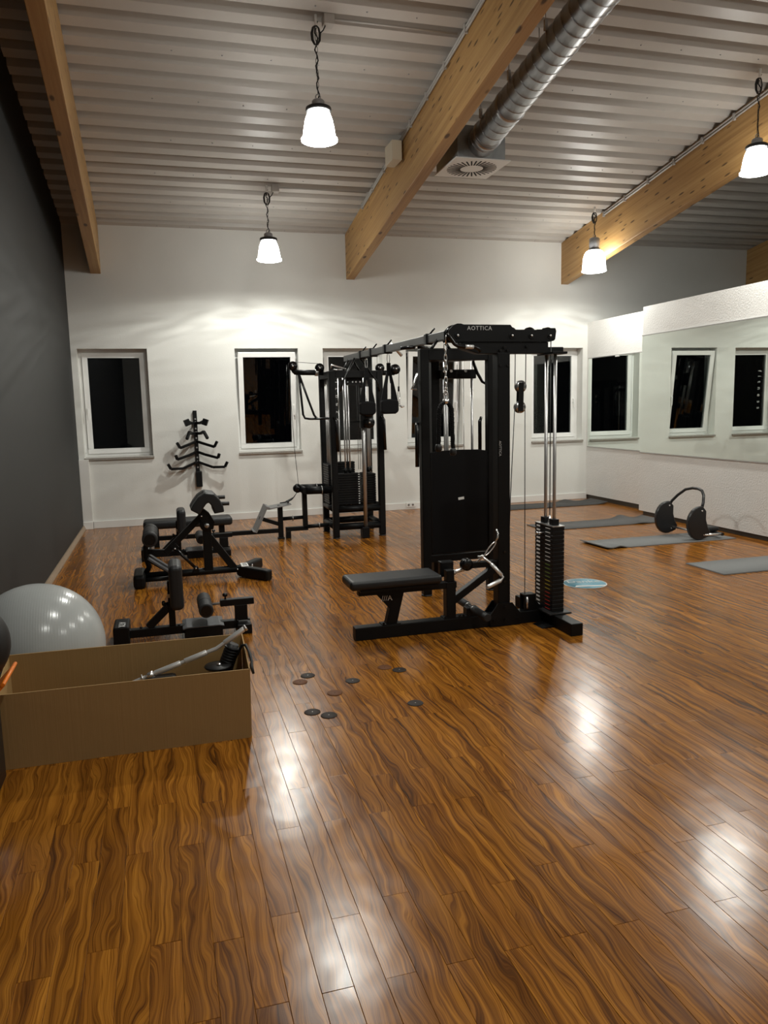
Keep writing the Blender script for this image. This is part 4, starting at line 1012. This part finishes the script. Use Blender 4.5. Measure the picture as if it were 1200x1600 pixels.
for yy, x0, x1, z in ((6.99, 0.42, 0.545, 0.713), (7.33, 0.40, 0.535, 0.735)):
    hd = MB().cyl((x0, yy, z), (x1, yy, z), 0.014, 14).build('handle', 'black_gloss', gh, 0.003)
    MB().cyl((x0 + 0.03, yy, z), (x1, yy, z), 0.018, 14).build('grip', 'rubber', hd, 0.004)
ro = MB().cyl((-0.155, 6.86, 0.448), (-0.155, 7.42, 0.448), 0.066, 24).build('ankle_roller', 'foam', gh, 0.010)
for yy in (6.99, 7.29): MB().cyl((-0.155, yy - 0.008, 0.448), (-0.155, yy + 0.008, 0.448), 0.0675, 24).build('roller_groove', 'rubber', ro)
MB().cyl((-0.155, 6.855, 0.448), (-0.155, 6.865, 0.448), 0.048, 20).build('end_cap', 'black_gloss', ro)
MB().tube([(-0.165, yg, 0.445), (-0.200, yg, 0.34), (-0.205, yg, 0.25), (-0.18, yg, 0.16), (-0.215, yg, 0.10)], 0.024, 12).build('roller_bracket', 'black', gh)
MB().beam((-0.20, yg + 0.0, 0.30), (-0.03, yg, 0.285), 0.04, 0.045).build('roller_link', 'black', gh, 0.004)
for yy in (7.02, 7.20):
    MB().beam((-0.185, yy, 0.262), (0.035, yy, 0.095), 0.085, 0.018).build('foot_plate', 'greytread', gh, 0.003)
MB().beam((-0.19, yg - 0.09, 0.245), (0.05, yg - 0.09, 0.075), 0.02, 0.03).build('plate_rail', 'black', gh, 0.003)

# ------------------------------------------------------------------ wall rack for bars
wr_ = thing('peg_rack', (0.45, D, 0.50), 'black tree shaped peg rack for bars on the white wall', 'rack')
MB().box(0.425, 0.475, D - 0.045, D, 0.70, 1.545).build('back_rail', 'black', wr_, 0.004)
MB().box(0.418, 0.500, D - 0.10, D, 0.50, 0.715).build('lower_block', 'black', wr_, 0.008)
bb = MB(); [bb.cyl((0.45, D - 0.045, z), (0.45, D - 0.052, z), 0.011, 10) for z in (1.43, 1.30, 1.17, 1.04, 0.905, 0.77)]; bb.build('bolt', 'steel', wr_)
for z in (1.375, 1.24, 1.12, 0.98, 0.84):
    MB().lathe([(0.022, 0), (0.022, -0.010), (0.012, -0.018), (0.003, -0.018)], (0.45, D - 0.045, z), 14, 'y').build('stud', 'chrome', wr_)
def peg(pts, w=0.030, h=0.034):
    b = MB()
    for a, c in zip(pts, pts[1:]): b.beam(a, c, w, h)
    return b.build('peg', 'black', wr_, 0.004)
yr = D - 0.05
for s_ in (-1, 1):
    peg([(0.45, yr, 0.845), (0.45 + s_ * 0.20, yr - 0.05, 0.765), (0.45 + s_ * 0.36, yr - 0.09, 0.765), (0.45 + s_ * 0.395, yr - 0.11, 0.835)])
    peg([(0.45, yr, 0.985), (0.45 + s_ * 0.10, yr - 0.06, 0.945), (0.45 + s_ * 0.27, yr - 0.14, 0.895), (0.45 + s_ * 0.288, yr - 0.16, 0.955)])
    peg([(0.45, yr, 1.125), (0.45 + s_ * 0.12, yr - 0.10, 1.085), (0.45 + s_ * 0.225, yr - 0.18, 1.05), (0.45 + s_ * 0.265, yr - 0.20, 1.125)])
    peg([(0.45, yr, 1.235), (0.45 + s_ * 0.06, yr - 0.10, 1.235), (0.45 + s_ * 0.095, yr - 0.22, 1.26), (0.45 + s_ * 0.135, yr - 0.30, 1.17)], 0.034, 0.036)
    peg([(0.45, yr, 1.375), (0.45 + s_ * 0.06, yr - 0.10, 1.375), (0.45 + s_ * 0.105, yr - 0.20, 1.40)], 0.034, 0.036)
    peg([(0.45 + s_ * 0.085, yr - 0.21, 1.40), (0.45 + s_ * 0.150, yr - 0.23, 1.375)], 0.05, 0.085)

# ------------------------------------------------------------------ mats, ab roller, floor discs and sticker
def yoga_mat(x0, x1, y0, y1, m, label, zfun, thick=0.010):
    s = MB(); bm = s.bm; nx = 40; top = []; bot = []
    for i in range(nx + 1):
        x = x0 + (x1 - x0) * i / nx
        r1_, r2_ = [], []
        for j, y in enumerate((y0, (y0 + y1) / 2, y1)):
            z, ox = zfun(i / nx, j / 2)
            r1_.append(bm.verts.new((x + ox, y, z + thick))); r2_.append(bm.verts.new((x + ox, y, z + 0.0005)))
        top.append(r1_); bot.append(r2_)
    for i in range(nx):
        for j in range(2):
            f = bm.faces.new((top[i][j], top[i + 1][j], top[i + 1][j + 1], top[i][j + 1])); f.smooth = True
            f = bm.faces.new((bot[i][j], bot[i][j + 1], bot[i + 1][j + 1], bot[i + 1][j])); f.smooth = True
        bm.faces.new((top[i][0], bot[i][0], bot[i + 1][0], top[i + 1][0])); bm.faces.new((top[i][2], top[i + 1][2], bot[i + 1][2], bot[i][2]))
    for i in (0, nx):
        bm.faces.new((top[i][0], top[i][1], top[i][2], bot[i][2], bot[i][1], bot[i][0]))
    return tag(s.build('yoga_mat', m, None, pivot=((x0 + x1) / 2, (y0 + y1) / 2, 0)), label, 'mat', 'yoga mats on the floor')
flat = lambda u, v: (0.0, 0.0)
yoga_mat(4.80, 6.42, 10.17, 10.66, 'mat_dark', 'dark grey yoga mat lying along the back wall', lambda u, v: (0.030 * max(0, (u - 0.86) / 0.14) ** 1.5 + (0.035 * math.exp(-((u - 0.72) / 0.07) ** 2) if v > 0.6 else 0.0), 0.0))
yoga_mat(4.40, 6.09, 8.33, 8.82, 'mat_mid', 'grey yoga mat rippled at its far end, second from the back wall', lambda u, v: (0.045 * math.exp(-((u - 0.80) / 0.06) ** 2) * (0.25 + 0.75 * v) + 0.022 * max(0, (u - 0.93) / 0.07), 0.0))
yoga_mat(4.42, 6.05, 7.01, 7.50, 'mat_light', 'light grey yoga mat under the abdominal roller', lambda u, v: (0.018 * max(0, 1 - u / 0.06) + 0.022 * math.exp(-((u - 0.10) / 0.04) ** 2) * (1 - v), -0.03 * v))
yoga_mat(4.69, 6.20, 5.57, 6.09, 'mat_light', 'grey yoga mat cut off by the right edge, nearest of the mats', flat)

ar = thing('abdominal_roller', (5.6, 7.28, 0.011), 'black abdominal roller frame with arched handle standing on the light mat', 'exercise roller')
def rocker(y0, y1, x, z):
    pts = []
    for i in range(15):
        a = math.radians(100 + i * 190 / 14); pts.append((x + 0.150 * math.cos(a), z + 0.185 * math.sin(a)))
    pts += [(x + 0.115, z - 0.155), (x + 0.140, z - 0.100), (x + 0.105, z - 0.045), (x + 0.080, z + 0.04), (x + 0.080, z + 0.135), (x + 0.030, z + 0.190)]
    r = MB().prism(pts, 'y', y0, y1).build('rocker_side', 'blackplastic', ar, 0.012, 3)
    b = MB(); b.cyl((x + 0.02, y0 - 0.004, z + 0.14), (x + 0.02, y0 + 0.004, z + 0.14), 0.009, 10); b.cyl((x + 0.055, y0 - 0.004, z - 0.13), (x + 0.055, y0 + 0.004, z - 0.13), 0.007, 10); b.build('bolt', 'chrome', r)
rocker(7.035, 7.085, 5.590, 0.197); rocker(7.56, 7.61, 5.560, 0.197)
top_ = [(5.62, 7.06, 0.34), (5.655, 7.08, 0.42), (5.69, 7.12, 0.49), (5.715, 7.18, 0.535), (5.72, 7.25, 0.552), (5.715, 7.34, 0.552), (5.69, 7.43, 0.53), (5.65, 7.51, 0.46), (5.62, 7.57, 0.39), (5.59, 7.585, 0.33)]
MB().tube(top_, 0.016, 12).build('arch_handle', 'blackplastic', ar)
MB().cyl((5.63, 7.06, 0.085), (5.63, 7.60, 0.085), 0.011, 12).build('cross_bar', 'chrome', ar)
MB().cyl((5.66, 7.045, 0.065), (5.90, 7.045, 0.060), 0.014, 12).build('side_bar', 'chrome', ar)
MB().cyl((5.885, 7.03, 0.060), (5.885, 7.30, 0.062), 0.018, 12).build('end_bar', 'rubber', ar)
MB().box(5.70, 5.93, 7.14, 7.42, 0.075, 0.125).build('head_pad', 'vinyl', ar, 0.018, 3)

caps = [(0.734, 4.281, 'cap_dark', 'dark'), (0.961, 4.110, 'cap_dark', 'dark'), (1.197, 4.267, 'cap_brown', 'reddish'), (1.266, 4.194, 'cap_dark', 'dark'), (1.194, 3.676, 'cap_dark', 'dark'), (0.657, 3.737, 'cap_dark', 'dark'), (0.729, 3.668, 'cap_dark', 'dark'), (0.673, 4.191, 'cap_brown', 'brown'), (0.824, 3.960, 'cap_brown', 'brown')]
cap_lab = ['small dark floor disc nearest the squat bench', 'small dark floor disc alone in the middle of the group', 'reddish floor disc, left of the touching pair near the row bench', 'dark floor disc, right of the touching pair near the row bench', 'dark floor disc farthest right, standing alone', 'dark floor disc, left one of the pair nearest the camera', 'dark floor disc, right one of the pair nearest the camera', 'faint brown floor disc at the far left of the group', 'faint brown floor disc between the pair and the single disc']
for (x, y, m_, _), lab in zip(caps, cap_lab):
    t = thing('floor_disc', (x, y, 0.0005), lab, 'floor disc', 'round discs set on the floor')
    MB().lathe([(0.042, 0.0), (0.042, 0.0015), (0.040, 0.003), (0.009, 0.0032), (0.001, 0.0032)], (x, y, 0.0005), 28).build('disc', m_, t)
    MB().lathe([(0.004, 0.003), (0.0035, 0.0042), (0.0005, 0.0042)], (x, y, 0.0005), 10).build('centre_screw', 'steel' if m_ == 'cap_dark' else 'cap_dark', t)

st = thing('floor_sticker', (3.41, 5.74, 0.0005), 'round pale blue sticker with white script on the floor', 'sticker')
MB().lathe([(0.185, 0.0), (0.185, 0.0012), (0.001, 0.0012)], (3.41, 5.74, 0.0005), 40).build('disc', 'sticker', st)
MB().lathe([(0.177, 0.0013), (0.186, 0.0013), (0.186, 0.0018), (0.177, 0.0018), (0.177, 0.0013)], (3.41, 5.74, 0.0005), 40, caps=False).build('rim', 'label_white', st)
text('script', 'Danke', 0.11, 'label_white', frame_mw((3.43, 5.80, 0.0028), (1, -0.25, 0), (0.25, 1, 0)), st, 0.0004)
MB().prism([(3.27, 5.655), (3.52, 5.60), (3.55, 5.625), (3.30, 5.690)], 'z', 0.0018, 0.0026).build('swash', 'label_white', st)

# ------------------------------------------------------------------ sockets on the back wall skirting
sk = thing('double_socket', (3.53, D - 0.022, 0.045), 'white double power socket on the back wall skirting', 'socket')
MB().box(3.46, 3.60, D - 0.034, D - 0.022, 0.035, 0.106).build('cover', 'white', sk, 0.003)
for x in (3.497, 3.563):
    MB().lathe([(0.021, -0.0345), (0.021, -0.0352), (0.001, -0.0352)], (x, D, 0.07), 16, 'y').build('outlet', 'conduit', sk)
    MB().lathe([(0.009, -0.0352), (0.009, -0.0358), (0.001, -0.0358)], (x, D, 0.07), 12, 'y').build('pin_hole', 'vent_dark', sk)

# ------------------------------------------------------------------ cardboard box and its contents, balls, stand
cbx = thing('cardboard_box', (-0.2, 3.7, 0), 'long open brown cardboard box', 'box')
def panel(pts, name, th=0.006):
    """quad given as 4 corners, with thickness"""
    P_ = [Vector(p) for p in pts]; n = (P_[1] - P_[0]).cross(P_[3] - P_[0]).normalized() * th
    s = MB(); s._hull(P_ + [p + n for p in P_], [(0, 1, 2, 3), (7, 6, 5, 4), (0, 4, 5, 1), (1, 5, 6, 2), (2, 6, 7, 3), (3, 7, 4, 0)])
    return s.build(name, 'cardboard', cbx)
FRx, FLx = 0.322, -0.765
pf_ = panel([(FLx, 3.552, 0), (FRx, 3.540, 0), (FRx + 0.006, 3.538, 0.338), (FLx, 3.545, 0.346)], 'front_panel')
panel([(FLx, 3.90, 0), (FRx, 3.845, 0), (FRx + 0.002, 3.835, 0.425), (FLx, 3.885, 0.42)], 'back_panel')
panel([(FRx, 3.548, 0), (FRx, 3.845, 0), (FRx + 0.004, 3.840, 0.423), (FRx + 0.006, 3.546, 0.338)], 'side_panel')
panel([(FLx, 3.552, 0), (FLx, 3.90, 0), (FLx, 3.885, 0.42), (FLx, 3.552, 0.346)], 'side_panel')
MB().box(FLx + 0.005, FRx - 0.005, 3.56, 3.84, 0.001, 0.006).build('bottom_panel', 'cardboard', cbx)
MB().box(-0.245, -0.19, 3.5415, 3.5445, 0.235, 0.338).build('tape', 'cardboard', pf_)

ba = thing('lat_pulldown_bar', (0.06, 3.7, 0.1), 'chrome pulldown bar with bent end leaning out of the cardboard box', 'bar')
bpts = [(-0.42, 3.70, 0.200), (-0.21, 3.70, 0.276), (-0.10, 3.70, 0.314), (0.045, 3.70, 0.356), (0.152, 3.70, 0.390), (0.192, 3.70, 0.402), (0.218, 3.70, 0.418), (0.334, 3.70, 0.490)]
bo_ = MB().tube(bpts, 0.0095, 12).build('rod', 'satin', ba)
for a, b_ in (((-0.10, 3.70, 0.313), (0.020, 3.70, 0.349)), ((0.040, 3.70, 0.355), (0.145, 3.70, 0.388)), ((0.232, 3.70, 0.426), (0.328, 3.70, 0.486))):
    MB().cyl(a, b_, 0.0135, 14).build('knurled_grip', 'satin', bo_, 0.002)
MB().cyl((0.330, 3.70, 0.488), (0.340, 3.70, 0.494), 0.016, 14).build('end_cap', 'chrome', bo_, 0.003)
cr_ = MB(); cr_.cyl((-0.135, 3.70, 0.300), (-0.105, 3.70, 0.311), 0.018, 12); cr_.cyl((-0.16, 3.70, 0.294), (-0.155, 3.70, 0.295), 0.020, 12); cr_.build('swivel', 'chrome', bo_)
MB().box(-0.16, 0.0, 3.66, 3.78, 0.20, 0.285).build('centre_block', 'rubber', ba, 0.02)
gp_ = thing('rubber_grip_handle', (0.25, 3.70, 0.3), 'black rubber grip with flange standing in the cardboard box', 'handle')
MB().lathe([(0.004, 0.004), (0.062, 0.002), (0.066, -0.004), (0.062, -0.010), (0.004, -0.010)], (0.195, 3.70, 0.318), 24).build('flange', 'rubber', gp_)
MB().lathe([(0.012, 0.004), (0.010, 0.012), (0.002, 0.013)], (0.20, 3.69, 0.318), 10).build('nut', 'chrome', gp_)
gr = MB(); gr.tube([(0.215, 3.745, 0.02), (0.230, 3.745, 0.24), (0.245, 3.745, 0.33), (0.278, 3.745, 0.405)], [0.03, 0.034, 0.034, 0.028], 16)
for i in range(8): gr.tube([(0.235 + i * 0.005, 3.745, 0.29 + i * 0.013), (0.2375 + i * 0.005, 3.745, 0.297 + i * 0.013)], 0.038, 16)
gr.build('ribbed_grip', 'rubber', gp_)
cordz = thing('black_cord', (0.33, 3.68, 0.35), 'black cord draped over the right end of the cardboard box', 'cord')
MB().tube([(0.29, 3.70, 0.36), (0.315, 3.70, 0.405), (0.332, 3.69, 0.408), (0.342, 3.67, 0.385), (0.345, 3.64, 0.375), (0.350, 3.61, 0.345), (0.345, 3.59, 0.330), (0.352, 3.57, 0.30)], [0.006, 0.007, 0.009, 0.006, 0.009, 0.007, 0.010, 0.006], 8).build('loop', 'cable_black', cordz)

bl_ = MB().ball((-0.69, 4.262, 0.335), 0.335, 28).build('exercise_ball', 'ball', None, pivot=(-0.69, 4.262, 0.0))
tag(bl_, 'large shiny grey exercise ball behind the cardboard box', 'ball')

sd = thing('storage_stand', (-0.86, 3.30, 0), 'black storage stand cut off by the left edge', 'stand')
MB().box(-1.02, -0.722, 3.14, 3.432, 0.02, 0.40).build('body', 'blackplastic', sd, 0.008)
ft = MB(); [ft.cyl((x, y, 0), (x, y, 0.022), 0.02, 12) for x in (-0.98, -0.76) for y in (3.18, 3.39)]; ft.build('feet', 'rubber', sd)
ot = thing('orange_tray', (-0.84, 3.29, 0.40), 'orange plastic tray on the black stand', 'tray')
trm = MB()
trm._hull([(-0.745, 3.16, 0.405), (-0.745, 3.42, 0.405), (-0.640, 3.42, 0.510), (-0.640, 3.16, 0.510), (-0.760, 3.16, 0.405), (-0.760, 3.42, 0.405), (-0.656, 3.42, 0.515), (-0.656, 3.16, 0.515)], [(0, 1, 2, 3), (7, 6, 5, 4), (0, 4, 5, 1), (1, 5, 6, 2), (2, 6, 7, 3), (3, 7, 4, 0)])
trm.build('sloping_side', 'orange', ot, 0.005)
trm = MB(); trm.box(-1.0, -0.745, 3.16, 3.42, 0.40, 0.412); trm.build('tray_floor', 'orange', ot, 0.003)
MB().lathe([(0.115, 0.412), (0.115, 0.475), (0.105, 0.478), (0.100, 0.412)], (-0.815, 3.31, 0.0), 24, caps=False).build('ball_ring', 'blackplastic', ot)
MB().tube([(-0.648, 3.155, 0.515), (-0.648, 3.425, 0.515)], 0.008, 8).build('rim', 'orange', ot)
mb_ = MB().ball((-0.815, 3.31, 0.640), 0.178, 22).build('medicine_ball', 'rubber', None, pivot=(-0.815, 3.31, 0.462))
tag(mb_, 'black medicine ball in the orange tray', 'ball')
